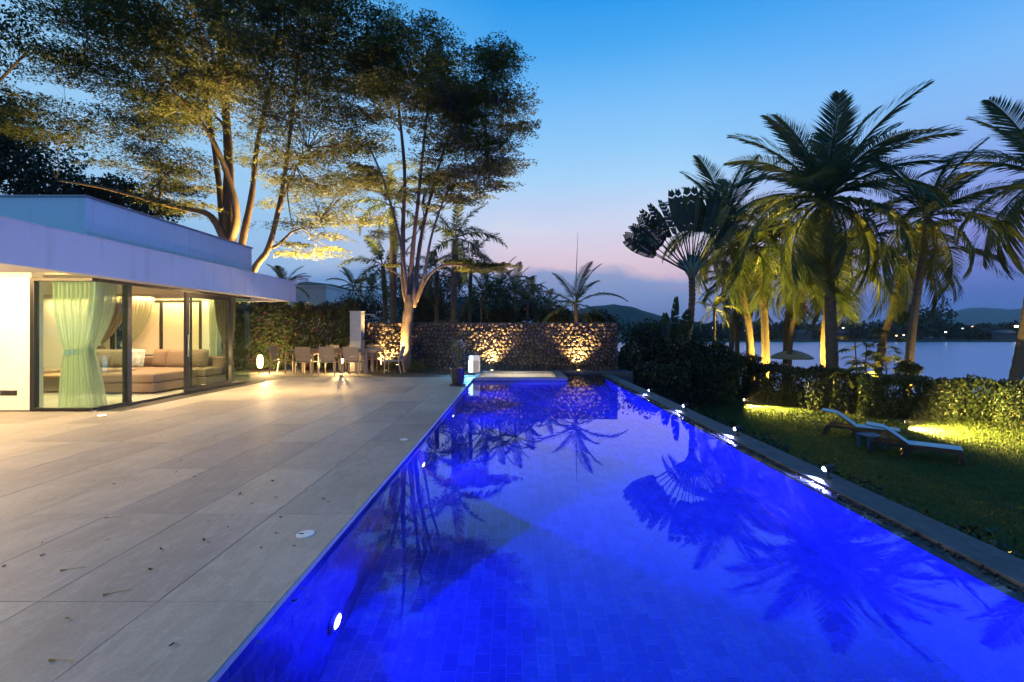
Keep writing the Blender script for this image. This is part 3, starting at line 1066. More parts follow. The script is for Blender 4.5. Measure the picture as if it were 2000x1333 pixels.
# blue-white spots on the ledge
order_words = ('first', 'second', 'third', 'fourth', 'fifth')
LB = ['blue-white spotlight on the outer pool ledge, nearest the camera beside the loungers', 'blue-white spotlight on the outer pool ledge, second from the camera',
      'blue-white spotlight on the outer pool ledge, third from the camera', 'blue-white spotlight on the outer pool ledge, farthest, close to the end block']
for k, (y, e) in enumerate(((4.75, 1), (6.68, 1), (8.72, 1), (10.96, 1))):
    x = 3.17
    t = thing('ledge_spotlight', (x, y, -.045), LB[k], 'spotlight', 'spotlights along the pool ledge')
    m = MB(); m.lathe([(.035, 0), (.035, .012), (.012, .016), (.010, .09)], (x, y, -.045), 14); m.build('stem', M['black'], t)
    a, b = Vector((x + .05, y, .075)), Vector((x - .045, y - .01, .048))
    m = MB(); m.tube([a, b], [.03, .036], 16); m.build('head', M['black'], t, bevel=.004)
    m = MB(); m.lathe([(.001, .028), (.016, .024), (.027, .010), (.029, 0), (.027, -.010), (.016, -.024), (.001, -.028)], (x - .035, y - .008, .052), 14, False); m.build('lens', M['led_blue'], t, smooth=True)
    lamp('beam', 'SPOT', (x - .085, y - .012, .05), 170, (.16, .16, 1.0), t, (x - 3.5, y - .3, -.05), .02, 140, .6)
    lamp('spill', 'SPOT', (x - .075, y - .012, .045), 70, (.45, .55, 1.0), t, (x - .22, y - .02, -.04), .02, 110, .6)
# warm lights let into the ledge at the foot of the stone wall
for px, lb, e in ((752, 'warm recessed uplight at the foot of the stone wall beside the shower pillar', 150), (961, 'warm recessed uplight at the foot of the stone wall behind the spa', 185),
                  (1130, 'warm recessed uplight at the foot of the stone wall right of the spa', 185)):
    x, y = (px - HX) / F * 17.12, 17.12
    t = thing('wall_uplight', (x, y, 0), lb, 'uplight', 'uplights along the stone wall')
    m = MB(); m.lathe([(.075, -.004), (.075, .006), (.055, .008)], (x, y, 0), 18, False); m.build('rim', M['metal'], t)
    m = MB(); m.lathe([(.055, .007), (.001, .009)], (x, y, 0), 18, False); m.build('lens', M['led_warm'], t)
    lamp('beam', 'SPOT', (x, y, .03), e * 8, (1.0, .63, .22), t, (x, WY - .10, 1.5), .03, 96, .9)
for x, y, lb in ((-7.05, 8.0, 'round light let into the deck beside the glass corner'), (-6.75, 12.55, 'round light let into the deck near the dining chairs')):
    t = thing('deck_light', (x, y, 0), lb, 'deck light', 'lights let into the deck')
    m = MB(); m.lathe([(.075, .001), (.07, .006), (.055, .006)], (x, y, 0), 18, False); m.build('rim', M['metal'], t)
    m = MB(); m.lathe([(.055, .0055), (.001, .0065)], (x, y, 0), 18, False); m.build('lens', M['led_warm'], t)
    lamp('beam', 'SPOT', (x, y, .03), 14, WARM, t, (x, y, 3), .03, 120, .8)
# garden spike spots
def spike(loc, aim, e, label, col=WARMER, cone=85, blend=.7, size=.05):
    loc, aim = Vector(loc), Vector(aim)
    t = thing('garden_spotlight', loc, label, 'spotlight', 'spike spotlights in the garden')
    d = (aim - loc).normalized()
    h = loc + Vector((0, 0, .20))
    m = MB(); m.tube([loc + Vector((0, 0, -.05)), loc + Vector((0, 0, .16))], [.008, .014], 8); m.build('spike', M['black'], t)
    m = MB(); m.tube([h - d * .09, h - d * .02, h + d * .06], [.03, .045, .05], 14); m.build('head', M['black'], t)
    m = MB(); m.tube([h + d * .0605, h + d * .066], [.043, .036], 14); m.build('lens', M['led_soft'], t)
    lamp('beam', 'SPOT', h + d * .09, e, col, t, h + d * 5, size, cone, blend)
    return t


def ground_pt(px, py, z):
    Y = F * (CH - z) / (py - HY)
    return Vector(((px - HX) / F * Y, Y, z))


a = ground_pt(1451, 790, ZL)
spike(a, a + Vector((1.7, -5.2, -.35)), 9000, 'spike spotlight on the lawn at the hedge corner throwing a yellow streak', (1, .72, .16), 95)
a = ground_pt(1762, 836, ZL)
spike(a, a + Vector((2.2, -1.6, -.18)), 9000, 'spike spotlight on the lawn in front of the leafy hedge, beyond the loungers', (1, .72, .16), 150)
spike(P(777, 724, 16.35) * Vector((1, 1, 0)) if False else Vector((-4.10, 16.30, 0)), Vector((-3.2, 16.9, 8)), 2300, 'spike spotlight at the foot of the forked tree by the right end chair', (1, .64, .20), 80)
spike((-2.6, 18.4, -.05), (-3.0, 16.9, 9), 7000, 'added spike spotlight hidden behind the stone wall to light the forked tree crown', (1, .66, .20), 75)  # added unseen lamp, brightens the crown so the trunk lamp can stay weak
spike((-7.3, 19.7, -.05), (-8.4, 17.6, 10), 9500, 'spike spotlight hidden behind the bougainvillea hedge aimed into the tall tree', (1, .66, .20), 85)
spike((-9.2, 20.2, -.05), (-11.0, 18.2, 10), 15000, 'second spike spotlight behind the hedge, closer to the tall tree trunk', (1, .66, .20), 100)
spike((1.7, 19.6, -.05), (2.2, 21, 2.2), 220, 'spike spotlight behind the stone wall under the young coconut palm', WARMER)
for (px, Y, ax, ay, e, lb) in ((1479, 23.9, 1440, 470, 6500, 'spike spotlight at the foot of the leaning palm with the glowing trunk'),
                               (1509, 23.3, 1490, 500, 5200, 'spike spotlight at the foot of the slim ochre palm trunk'),
                               (1560, 23.0, 1560, 560, 4000, 'spike spotlight beside the parasol under the drooping yellow fronds'),
                               (1606, 21.6, 1630, 420, 6500, 'spike spotlight behind the thick palm trunk'),
                               (1700, 19.4, 1730, 560, 1500, 'spike spotlight in the fan palm clump'),
                               (1790, 17.6, 1815, 480, 1300, 'spike spotlight beside the round clipped bush')):
    b = Vector(((px - HX) / F * Y, Y, lawn_z((px - HX) / F * Y, Y)))
    spike(b, P(ax, ay, Y), e, lb, (1, .66, .10), 80)
# lantern column left of the dining table, bollard lamp under the table
b = Vector(((508 - HX) / F * 15.9, 15.9, 0))
t = thing('garden_lantern', b, 'glowing upright lantern on a thin stem left of the dining table', 'lantern')
m = MB(); m.lathe([(.06, 0), (.06, .015), (.012, .02), (.012, .17)], b, 12); m.build('stem', M['black'], t)
m = MB(); m.lathe([(.02, .17), (.07, .20), (.095, .30), (.095, .50), (.07, .60), (.02, .63)], b, 18); m.build('lamp_shade', emit('lantern_glow', (1, .74, .30), 7), t, smooth=True)
lamp('glow', 'POINT', b + Vector((.10, .16, .4)), 330, WARM, t, size=.08)
b = Vector((-6.05, 16.4, 0))
t = thing('bollard_lamp', b, 'small bright bollard lamp seen under the dining table', 'lamp')
m = MB(); m.lathe([(.035, 0), (.035, .30)], b, 12); m.build('post', M['black'], t)
m = MB(); m.lathe([(.045, .30), (.055, .34), (.055, .44), (.03, .47)], b, 14); m.build('lens', M['led_warm'], t, smooth=True)
lamp('glow', 'SPOT', b + Vector((0, -.09, .38)), 260, WARM, t, b + Vector((0, -2, .05)), .02, 150, .5)
lamp('glow_back', 'POINT', b + Vector((0, .14, .38)), 14, WARM, t, size=.03)
# cool light box by the spa
b = Vector(((926 - HX) / F * 15.75, 15.75, 0))
t = thing('light_box', b, 'white rounded outdoor light box glowing cool blue beside the spa', 'lamp')


def rbox(mb, x0, x1, z0, z1, y0, y1, r, n=5):
    pr = []
    for cx, cz, a0 in ((x1 - r, z1 - r, 0), (x0 + r, z1 - r, 90), (x0 + r, z0 + r, 180), (x1 - r, z0 + r, 270)):
        for k in range(n + 1):
            an = R(a0 + 90 * k / n)
            pr.append((cx + r * math.cos(an), cz + r * math.sin(an)))
    k = len(pr)
    v = [(p[0], y0, p[1]) for p in pr] + [(p[0], y1, p[1]) for p in pr]
    mb.raw(v, [tuple(range(k)), tuple(range(2 * k - 1, k - 1, -1))] + [(i, k + i, k + (i + 1) % k, (i + 1) % k) for i in range(k)])


m = MB(); rbox(m, b.x - .19, b.x + .19, .03, .62, b.y - .04, b.y + .16, .05); m.build('body', M['white_plastic'], t)
m = MB(); rbox(m, b.x - .03, b.x + .16, .06, .44, b.y - .062, b.y - .041, .03); m.build('front_panel', pbr('beige_panel', (.45, .38, .30), .6, .05, 5), t)
m = MB(); rbox(m, b.x - .185, b.x - .04, .05, .45, b.y - .07, b.y - .042, .03); m.build('glow_panel', M['led_cyan'], t)
m = MB(); rbox(m, b.x - .14, b.x - .04, .455, .60, b.y - .065, b.y - .042, .02); m.build('glow_panel', M['led_cyan'], t)
m = MB(); m.box(b.x - .16, b.x - .10, b.y, b.y + .12, 0, .03); m.box(b.x + .10, b.x + .16, b.y, b.y + .12, 0, .03); m.build('foot', M['black'], t)
lamp('glow', 'SPOT', (b.x - .15, b.y - .12, .35), 130, (.15, .55, 1.0), t, (b.x - .5, b.y - 1.0, 0), .06, 150, .9)
lamp('glow_back', 'SPOT', (b.x, b.y + .22, .3), 50, (.10, .45, 1.0), t, (b.x, b.y + 1.2, .3), .06, 150, .9)

# ================================================================== FURNITURE ON THE DECK
def chair_parts(t, seatmat):
    """aluminium armchair facing +y, origin on the floor under the seat centre"""
    wd, dp = .54, .54
    for sx in (-1, 1):
        m = MB(); m.bar((sx * .26, .25, 0), (sx * .265, .24, .66), .032, .036, (0, 1, 0)); m.build('leg', M['alu'], t, local=True, bevel=.004)
        m = MB(); m.bar((sx * .26, -.30, 0), (sx * .262, -.22, .44), .032, .036, (0, 1, 0)); m.build('leg', M['alu'], t, local=True, bevel=.004)
        m = MB(); m.bar((sx * .266, -.31, .665), (sx * .266, .27, .675), .045, .022); m.build('armrest', M['alu'], t, local=True, bevel=.004)
        m = MB(); m.bar((sx * .235, -.215, .41), (sx * .23, -.33, .90), .028, .034, (0, 1, 0)); m.build('back_frame', M['alu'], t, local=True, bevel=.004)
    m = MB(); m.box(-.245, .245, -.24, .25, .405, .44); m.build('seat', seatmat, t, local=True, bevel=.008)
    n = Vector((0, -.972, -.228))
    for k in range(3):
        z0, z1 = .47 + k * .142, .47 + k * .142 + .136
        y0, y1 = -.225 - (z0 - .44) * .235, -.225 - (z1 - .44) * .235
        m = MB(); m.raw([(-.217, y0 - .008, z0), (.217, y0 - .008, z0), (.217, y1 - .008, z1), (-.217, y1 - .008, z1), (-.217, y0 + .008, z0), (.217, y0 + .008, z0), (.217, y1 + .008, z1), (-.217, y1 + .008, z1)],
                        [(0, 3, 2, 1), (4, 5, 6, 7), (0, 1, 5, 4), (1, 2, 6, 5), (2, 3, 7, 6), (3, 0, 4, 7)])
        m.build('back_panel', seatmat, t, local=True)
    m = MB(); m.bar((-.244, -.333, .905), (.244, -.333, .905), .034, .03); m.build('top_rail', M['alu'], t, local=True, bevel=.004)


GR = 'chairs around the outdoor dining table'
spots = [(-6.85, 15.42, 0, 'beige metal armchair on the near long side of the table, nearest the house'), (-6.08, 15.42, 0, 'beige metal armchair in the middle of the near long side of the table'),
         (-5.30, 15.42, 0, 'beige metal armchair on the near long side of the table, nearest the tree'),
         (-6.75, 17.02, 180, 'beige metal armchair on the far long side of the table, nearest the house'), (-5.98, 17.02, 180, 'beige metal armchair in the middle of the far long side of the table'),
         (-5.2, 17.02, 180, 'beige metal armchair on the far side of the table in front of the shower pillar'),
         (-7.95, 16.0, -90, 'beige metal armchair at the head of the table beside the glowing lantern')]
proto = thing('dining_chair', (0, 0, 0), spots[0][3], 'chair', GR)
chair_parts(proto, M['sling'])
for k, (x, y, rz, lb) in enumerate(spots):
    if k == 0:
        proto.location = (x, y, 0)
    else:
        copy_thing(proto, (x, y, 0), R(rz), lb)
t = thing('dining_chair', (0, 0, 0), 'armchair with blue-grey sling at the tree end of the table', 'chair', GR)
chair_parts(t, M['bluesling'])
t.location = (-4.15, 16.05, 0); t.rotation_euler = (0, 0, R(90))
t = thing('dining_table', (-6.05, 16.2, 0), 'long beige extending outdoor dining table on four square legs', 'table')
m = MB()
for k in range(6): m.box(-7.55, -4.62, 15.72 + k * .162, 15.72 + k * .162 + .156, .775, .815)
top = None
for k in range(6):
    m = MB(); m.box(-7.6, -4.55, 15.72 + k * .162, 15.72 + k * .162 + .157, .775, .815); m.build('slat', M['alu'], t, bevel=.004)
m = MB(); m.box(-7.45, -4.7, 15.80, 15.84, .70, .774); m.box(-7.45, -4.7, 16.54, 16.58, .70, .774); m.box(-7.45, -7.41, 15.841, 16.539, .70, .774); m.box(-4.74, -4.7, 15.841, 16.539, .70, .774)
m.build('apron', M['alu'], t)
for x, y in ((-7.15, 15.82), (-7.15, 16.50), (-5.02, 15.82), (-5.02, 16.50)):
    m = MB(); m.box(x - .05, x + .05, y - .05, y + .05, 0, .699); m.build('leg', M['alu'], t, bevel=.005)

# shower pillar
sp = thing('shower_pillar', (-5.72, 17.0, 0), 'tall pale stone outdoor shower pillar at the hedge end', 'shower')
m = MB(); m.box(-5.92, -5.52, 16.80, 17.20, -.02, 2.12); m.build('pillar', M['marble'], sp, bevel=.006)
m = MB(); m.box(-5.935, -5.505, 16.785, 17.215, 2.121, 2.15); m.build('cap', M['marble'], sp, bevel=.004)
m = MB(); m.tube([(-5.52, 16.95, 2.03), (-5.10, 16.95, 2.03)], .014, 8); m.tube([(-5.12, 16.95, 2.03), (-5.12, 16.95, 1.99)], .012, 8); m.build('shower_arm', M['metal'], sp)
m = MB(); m.lathe([(.10, 0), (.10, .012), (.02, .03)], (-5.12, 16.95, 1.965), 18); m.build('shower_head', M['metal'], sp)
m = MB(); m.tube([(-5.52, 16.98, 1.15), (-5.47, 16.98, 1.15)], .03, 10); m.bar((-5.46, 16.98, 1.10), (-5.46, 16.98, 1.28), .018, .018, (1, 0, 0)); m.build('tap', M['black'], sp)

# potted shrub by the pool
b = Vector(((894 - HX) / F * 12.35, 12.35, 0))
t = thing('potted_plant', b, 'dark tapered pot with a crooked flowering shrub on the deck edge', 'potted plant')
m = MB(); m.lathe([(.20, 0), (.215, .012), (.215, .035), (.19, .04)], b, 24); m.build('saucer', M['pot'], t, smooth=False)
m = MB(); m.lathe([(.135, .041), (.15, .06), (.195, .43), (.205, .44), (.205, .47), (.185, .47), (.18, .42)], b, 24, False); m.build('pot', M['pot'], t, smooth=False)
m = MB(); m.lathe([(.18, .43), (.001, .44)], b, 18, False); m.build('soil', M['soil'], t)
q = lambda x, z, y=0: b + Vector((x, y, z))
stems = [[q(0, .43), q(-.04, .55), q(-.10, .68), q(-.11, .80), q(-.06, .95), q(-.02, 1.08)], [q(.0, .45), q(.04, .58), q(.02, .70), q(.06, .82), q(.10, .9)], [q(-.06, .60), q(.03, .66), q(.10, .70)],
         [q(-.06, .95), q(.05, 1.02), q(.10, 1.06)]]
m = MB()
for s_ in stems: m.tube(s_, np.linspace(.014, .006, len(s_)).tolist(), 6)
m.build('stem', M['bark2'], t)
pts = []
for cx, cz, r, n_ in ((-.03, 1.08, .12, 70), (.10, 1.05, .09, 50), (.02, .95, .08, 35), (.10, .84, .10, 50), (.05, .72, .09, 40), (.12, .70, .07, 24), (-.02, .6, .05, 12)):
    for _ in range(n_): pts.append(np.array(b) + np.array((cx, 0, cz)) + rng.normal(0, 1, 3) * r * .55)
leaf_obj('foliage', pts, .075, .05, leafmat('yellow_green_leaf', [(.10, .12, .02), (.16, .17, .04), (.09, .11, .03)], .35), t, seed=3)
pts = [np.array(b) + np.array((.06 + rng.normal(0, .07), rng.normal(0, .06), 1.08 + rng.normal(0, .05))) for _ in range(70)]
leaf_obj('flowers', pts, .05, .045, M['flower'], t, seed=4)

# round lids let into the deck
for x, y, r, lb in ((-1.28 + .643 * -.42 - .02, 3.34, .062, 'white round lid with a dark notch in the deck tile near the pool edge'), (-1.48, 6.24, .05, 'small pale round lid in the deck close to the pool edge')):
    px_ = (597 - HX) / F * 3.34 if r > .06 else (789 - HX) / F * 6.24
    t = thing('skimmer_lid', (px_, y, 0), lb, 'lid')
    m = MB(); m.lathe([(r, -.003), (r, .004), (r * .9, .006), (.001, .006)], (px_, y, 0), 24, False); m.build('cover', M['white_plastic'], t)
    m = MB(); m.box(px_ - r * .75, px_ - r * .2, y - .012, y + .004, .0062, .0075); m.build('notch', M['black'], t)

# fallen leaves on the deck, one by one
def leaf_mesh(name, L, Wd, curl, mat, stalk=True):
    m = MB()
    nseg = 6
    v = []
    for i in range(nseg + 1):
        s_ = i / nseg
        wv = Wd * math.sin(math.pi * min(.999, s_ * .92 + .06)) ** .8
        z = .004 + curl * (s_ - .5) ** 2 * 4
        v += [(L * s_, -wv, z + curl * .9), (L * s_, 0, z), (L * s_, wv, z + curl * .7)]
    f = []
    for i in range(nseg):
        a_ = i * 3
        f += [(a_, a_ + 3, a_ + 4, a_ + 1), (a_ + 1, a_ + 4, a_ + 5, a_ + 2)]
    m.raw(v, f)
    if stalk: m.tube([(0, 0, .004), (-L * .5, .1 * L, .003)], .0012, 4)
    return m.mesh(name, mat)


lf_dark = pbr('dry_brown_leaf', (.055, .04, .022), .8, .3, 30)
lf_yel = pbr('yellow_fallen_leaf', (.42, .30, .06), .7, .2, 30)
lf_grn = pbr('green_fallen_leaf', (.05, .06, .015), .7, .2, 30)
lf_red = pbr('rust_fallen_leaf', (.30, .11, .03), .7, .2, 30)
me_d = leaf_mesh('fallen_leaf', .036, .011, .010, lf_dark)
me_d2 = leaf_mesh('fallen_leaf', .024, .006, .006, lf_dark)
me_g = leaf_mesh('fallen_leaf', .030, .010, .009, lf_grn)
me_y = leaf_mesh('fallen_leaf', .026, .007, .004, lf_yel)
me_r = leaf_mesh('fallen_leaf', .022, .008, .006, lf_red)
ms = MB()
ms.tube([(-.06, 0, .004), (-.02, .006, .004), (.05, .002, .006)], [.001, .0014, .002], 5); ms.tube([(-.075, -.003, .006), (-.05, .002, .004)], [.005, .003], 6)
me_stem = ms.mesh('fallen_twig', lf_yel)
DLV = [(467, 968, 0), (490, 986, 0), (530, 941, 0), (630, 977, 2), (640, 982, 1), (290, 1115, 2), (87, 1085, 0), (82, 1062, 1), (520, 887, 1), (475, 887, 1), (343, 923, 1), (537, 973, 1), (399, 1056, 2), (446, 1030, 1),
       (542, 1043, 1), (572, 1068, 2), (509, 1074, 2), (340, 1300 - 40, 1), (317, 1075, 1), (221, 947, 1), (245, 940, 1), (340, 895, 1), (352, 901, 1), (313, 852, 1), (420, 855, 1), (355, 930, 1), (382, 932, 1), (10, 1107, 1), (700, 850, 1), (560, 860, 1)]
GREEN = {630: 'dark green curled leaf closest to the pool edge, beyond the white lid', 290: 'dark green curled leaf nearest the camera, far from the pool edge', 399: 'dark green curled leaf on the deck well left of the white lid',
         572: 'dark green curled leaf just below the white lid near the pool', 509: 'dark green curled leaf between the white lid and the lone green one nearest the camera'}
BROWN = {968: 'middle one of three large brown curled leaves grouped midway along the deck', 986: 'nearest of three large brown curled leaves grouped midway along the deck', 941: 'farthest of three large brown curled leaves grouped midway along the deck',
         1085: 'lone large brown leaf on the left part of the deck'}
STALK = {1112: 'yellow leaf stalk on the left of the deck, third from the camera', 1157: 'yellow leaf stalk on the deck, second nearest the camera', 1293: 'yellow leaf stalk on the deck nearest the camera', 1011: 'yellow leaf stalk on the deck farthest from the camera'}
for px, py, k in DLV:
    g_ = ground_pt(px, py, 0)
    o = link('fallen_leaf', (me_d, me_d2, me_g)[k], None, None, None, g_)
    o.rotation_euler = (0, 0, random.uniform(0, 6.28))
    s_ = random.uniform(.6, 1.0)
    o.scale = (s_, s_, s_)
    if k == 2: tag(o, GREEN[px], 'leaf', 'dark green leaves on the deck')
    elif k == 0: tag(o, BROWN[py], 'leaf', 'large brown leaves on the deck')
    else: tag(o, 'tiny dry brown leaf lying on the beige deck tiles', 'leaf', 'tiny brown leaves on the deck')
for px, py, k in ((148, 1112, 0), (235, 1157, 0), (127, 1293, 0), (128, 1210, 1), (206, 1056, 1), (227, 1011, 0), (405, 1018, 1), (697, 908, 1), (546, 1012, 2), (450, 1010, 1), (407, 1062, 1)):
    g_ = ground_pt(px, py, 0)
    o = link(('fallen_twig', 'fallen_leaf', 'fallen_leaf')[k], (me_stem, me_y, me_r)[k], None, None, None, g_)
    o.rotation_euler = (0, 0, random.uniform(-.5, .5))
    tag(o, (STALK.get(py, ''), 'small yellow leaf fallen on the beige deck tiles', 'rust-red leaf fallen on the deck near the white lid')[k], ('twig', 'leaf', 'leaf')[k],
        ('yellow stalks on the deck', 'yellow leaves on the deck', None)[k])
for k, (px, py) in enumerate(((590, 1152), (570, 1179), (502, 1260))):
    g_ = ground_pt(px, py, ZW)
    g_.z = ZW + .001
    o = link('floating_leaf', me_y if k != 1 else me_g, None, None, None, g_)
    o.rotation_euler = (0, 0, .6 * k)
    tag(o, ('small yellow leaf floating in the pool below the white lid', 'small green leaf floating close to the pool edge', 'pale curled leaf floating at the near pool edge')[k], 'leaf')

# ================================================================== LOUNGERS ON THE LAWN
def lounger(loc, rz, label):
    t = thing('sun_lounger', (0, 0, 0), label, 'sun lounger', 'sun loungers on the lawn')
    L, Wd = 1.72, .62
    for sy in (-1, 1):
        m = MB()
        y = sy * (Wd / 2 - .03)
        # side rail with arched legs, side view outline extruded
        prof = [(-.86, .30), (-.80, .345), (.80, .33), (.86, .30), (.86, 0), (.77, 0), (.755, .17), (.70, .245), (.10, .255), (-.02, .24), (-.12, .12), (-.20, 0), (-.31, 0), (-.24, .14), (-.22, .235), (-.28, .262), (-.68, .268),
                (-.75, .22), (-.80, .10), (-.84, 0), (-.93, 0), (-.90, .16)]
        k = len(prof)
        v = [(p[0], y - .03, p[1]) for p in prof] + [(p[0], y + .03, p[1]) for p in prof]
        m.raw(v, [tuple(range(k - 1, -1, -1)), tuple(range(k, 2 * k))] + [(i, (i + 1) % k, k + (i + 1) % k, k + i) for i in range(k)])
        m.build('side_frame', M['resin'], t, local=True)
    for x in (-.83, -.10, .81):
        m = MB(); m.box(x - .035, x + .035, -Wd / 2 + .06, Wd / 2 - .06, .25, .30); m.build('crossbar', M['resin'], t, local=True)
    m = MB()
    m.grid(lambda u, v: (-.14 + .98 * u, (v - .5) * (Wd - .09), .352 - .022 * math.sin(math.pi * u) * (1 - (2 * v - 1) ** 2)), 10, 4)
    m.grid(lambda u, v: (-.14 + .98 * u, (v - .5) * (Wd - .09), .340 - .022 * math.sin(math.pi * u) * (1 - (2 * v - 1) ** 2)), 10, 4)
    m.build('seat_sling', M['lsling'], t, smooth=True, local=True)
    # raised back with a curled head end
    pts = [(-.14, .35), (-.34, .50), (-.52, .63), (-.62, .685), (-.80, .70), (-.96, .72)]
    m = MB()
    for off in (0, .014):
        m.raw([(p[0], (j - .5) * (Wd - .09), p[1] + off) for p in pts for j in (0, 1)], [(2 * i, 2 * i + 1, 2 * i + 3, 2 * i + 2) for i in range(len(pts) - 1)])
    m.build('backrest', M['lsling'], t, local=True)
    for sy in (-1, 1):
        m = MB(); m.tube([(p[0], sy * (Wd / 2 - .045), p[1]) for p in pts], .014, 8); m.build('back_tube', M['resin'], t, local=True)
    m = MB(); m.bar((-.52, -.2, .62), (-.72, -.2, .31), .02, .03); m.bar((-.52, .2, .62), (-.72, .2, .31), .02, .03); m.build('prop', M['resin'], t, local=True)
    t.location = loc
    t.rotation_euler = (0, 0, rz)
    return t


ang = math.atan2(-.62, .78)
lounger((9.85, 11.55, lawn_z(9.8, 11.5)), ang, 'sun lounger with raised white backrest, nearer to the pool ledge spotlights')
lounger((9.95, 13.45, lawn_z(9.9, 13.4)), ang, 'sun lounger with raised white backrest, the farther one towards the hedge')
b = Vector((9.45, 12.45, ZL))
t = thing('lounger_table', b, 'low blue side table between the two sun loungers', 'side table')
m = MB(); m.box(b.x - .24, b.x + .24, b.y - .24, b.y + .24, ZL + .30, ZL + .34); m.build('table_top', M['blue_table'], t, bevel=.008)
for i in (-1, 1):
    for j in (-1, 1):
        m = MB(); m.box(b.x + i * .19 - .03, b.x + i * .19 + .03, b.y + j * .19 - .03, b.y + j * .19 + .03, ZL - .02, ZL + .299); m.build('leg', M['blue_table'], t)

# parasol by the lake
b = P(1546, 690, 25.5); b.z = lawn_z(b.x, b.y)
t = thing('parasol', b, 'grey-green garden parasol by the lake under the twin palms', 'parasol')
top = .42 - b.z
m = MB(); m.tube([b + Vector((0, 0, 0)), b + Vector((0, 0, top))], .025, 8); m.build('pole', M['wood'], t)
m = MB(); m.lathe([(.25, 0), (.25, .06), (.04, .09)], b, 16); m.build('base', M['concrete'], t)
for k in range(8):
    a0, a1 = 2 * math.pi * k / 8, 2 * math.pi * (k + 1) / 8
    m = MB()
    prs = ((.02, top), (.45, top - .10), (.80, top - .24), (1.05, top - .40), (1.05, top - .50))
    v = []
    for r_, z_ in prs:
        v += [b + Vector((r_ * math.cos(a0), r_ * math.sin(a0), z_)), b + Vector((r_ * math.cos((a0 + a1) / 2) * .965, r_ * math.sin((a0 + a1) / 2) * .965, z_ - .01)), b + Vector((r_ * math.cos(a1), r_ * math.sin(a1), z_))]
    f = []
    for i in range(4): f += [(3 * i, 3 * i + 1, 3 * i + 4, 3 * i + 3), (3 * i + 1, 3 * i + 2, 3 * i + 5, 3 * i + 4)]
    m.raw(v, f); m.build('canopy_panel', M['canvas'], t)

# ================================================================== LIVING ROOM
def cushion(c, w_, h_, d_, rz, rx, mat, label):
    t = thing('cushion', c, label, 'cushion', 'cushions on the sofa', rz)
    m = MB()
    def fn(sgn):
        def q_(u, v):
            a_, b_ = 2 * u - 1, 2 * v - 1
            e_ = (max(0, 1 - abs(a_) ** 2.6) * max(0, 1 - abs(b_) ** 2.6)) ** .55
            k_ = 1 - .06 * (abs(a_ * b_))
            return (a_ * w_ / 2 * (1 - .05 * (1 - b_ * b_)) * k_, sgn * e_ * d_ / 2, b_ * h_ / 2 * k_)
        return q_
    m.grid(fn(1), 10, 10); m.grid(fn(-1), 10, 10)
    o = m.build('pillow', mat, t, smooth=True, local=True)
    o.rotation_euler = (rx, 0, 0)
    return t


sofa = thing('corner_sofa', (-9.6, 12.4, 0), 'brown corner sofa with chaise in the lit living room', 'sofa')
def slab(name, x0, x1, y0, y1, z0, z1, mat='sofa', bev=.05):
    mm = MB(); mm.box(x0, x1, y0, y1, z0, z1); return mm.build(name, M[mat], sofa, bevel=bev, seg=3)


slab('chaise_base', -9.55, -8.2, 10.65, 12.1, .04, .245, bev=.02); slab('chaise_cushion', -9.56, -8.19, 10.64, 12.1, .25, .46)
slab('seat_base', -11.9, -8.0, 12.12, 13.1, .04, .245, bev=.02)
for k in range(3): slab('seat_cushion', -11.9 + k * 1.3 + .005, -11.9 + (k + 1) * 1.3 - .005, 12.11, 12.9, .25, .46)
slab('back', -11.9, -8.0, 12.91, 13.12, .24, .74, bev=.05)
slab('left_base', -12.4, -11.5, 10.6, 12.1, .04, .245, bev=.02); slab('left_cushion', -12.4, -11.5, 10.6, 12.1, .25, .46)
for (x, y, w_, rz, mt, lb) in ((-11.15, 12.72, .52, 8, 'cush', 'grey-brown cushion on the sofa beside the taupe curtain'), (-10.72, 12.68, .5, -14, 'cush', 'dark grey-brown cushion leaning on the patterned cushion'),
                               (-10.22, 12.62, .50, 5, 'cushlight', 'pale patterned cushion in the middle of the sofa'), (-9.62, 12.74, .48, -6, 'sofa', 'brown square cushion right of the patterned one'),
                               (-9.08, 12.66, .62, 2, 'sofa', 'large brown cushion in front of the window post'), (-8.56, 12.72, .46, 18, 'sofa', 'brown cushion at the right end of the sofa seen through the open door')):
    cushion((x, y, .70), w_, .50, .20, R(rz), R(-12), M[mt], lb)
t = thing('coffee_table', (-10.6, 11.0, 0), 'low table with oak top in the living room', 'coffee table')
m = MB(); m.box(-11.2, -9.95, 10.7, 11.4, .38, .42); m.build('table_top', M['wood'], t, bevel=.006)
m = MB(); m.box(-11.1, -10.05, 10.8, 11.3, .05, .379); m.build('drawer_box', M['cush'], t, bevel=.006)


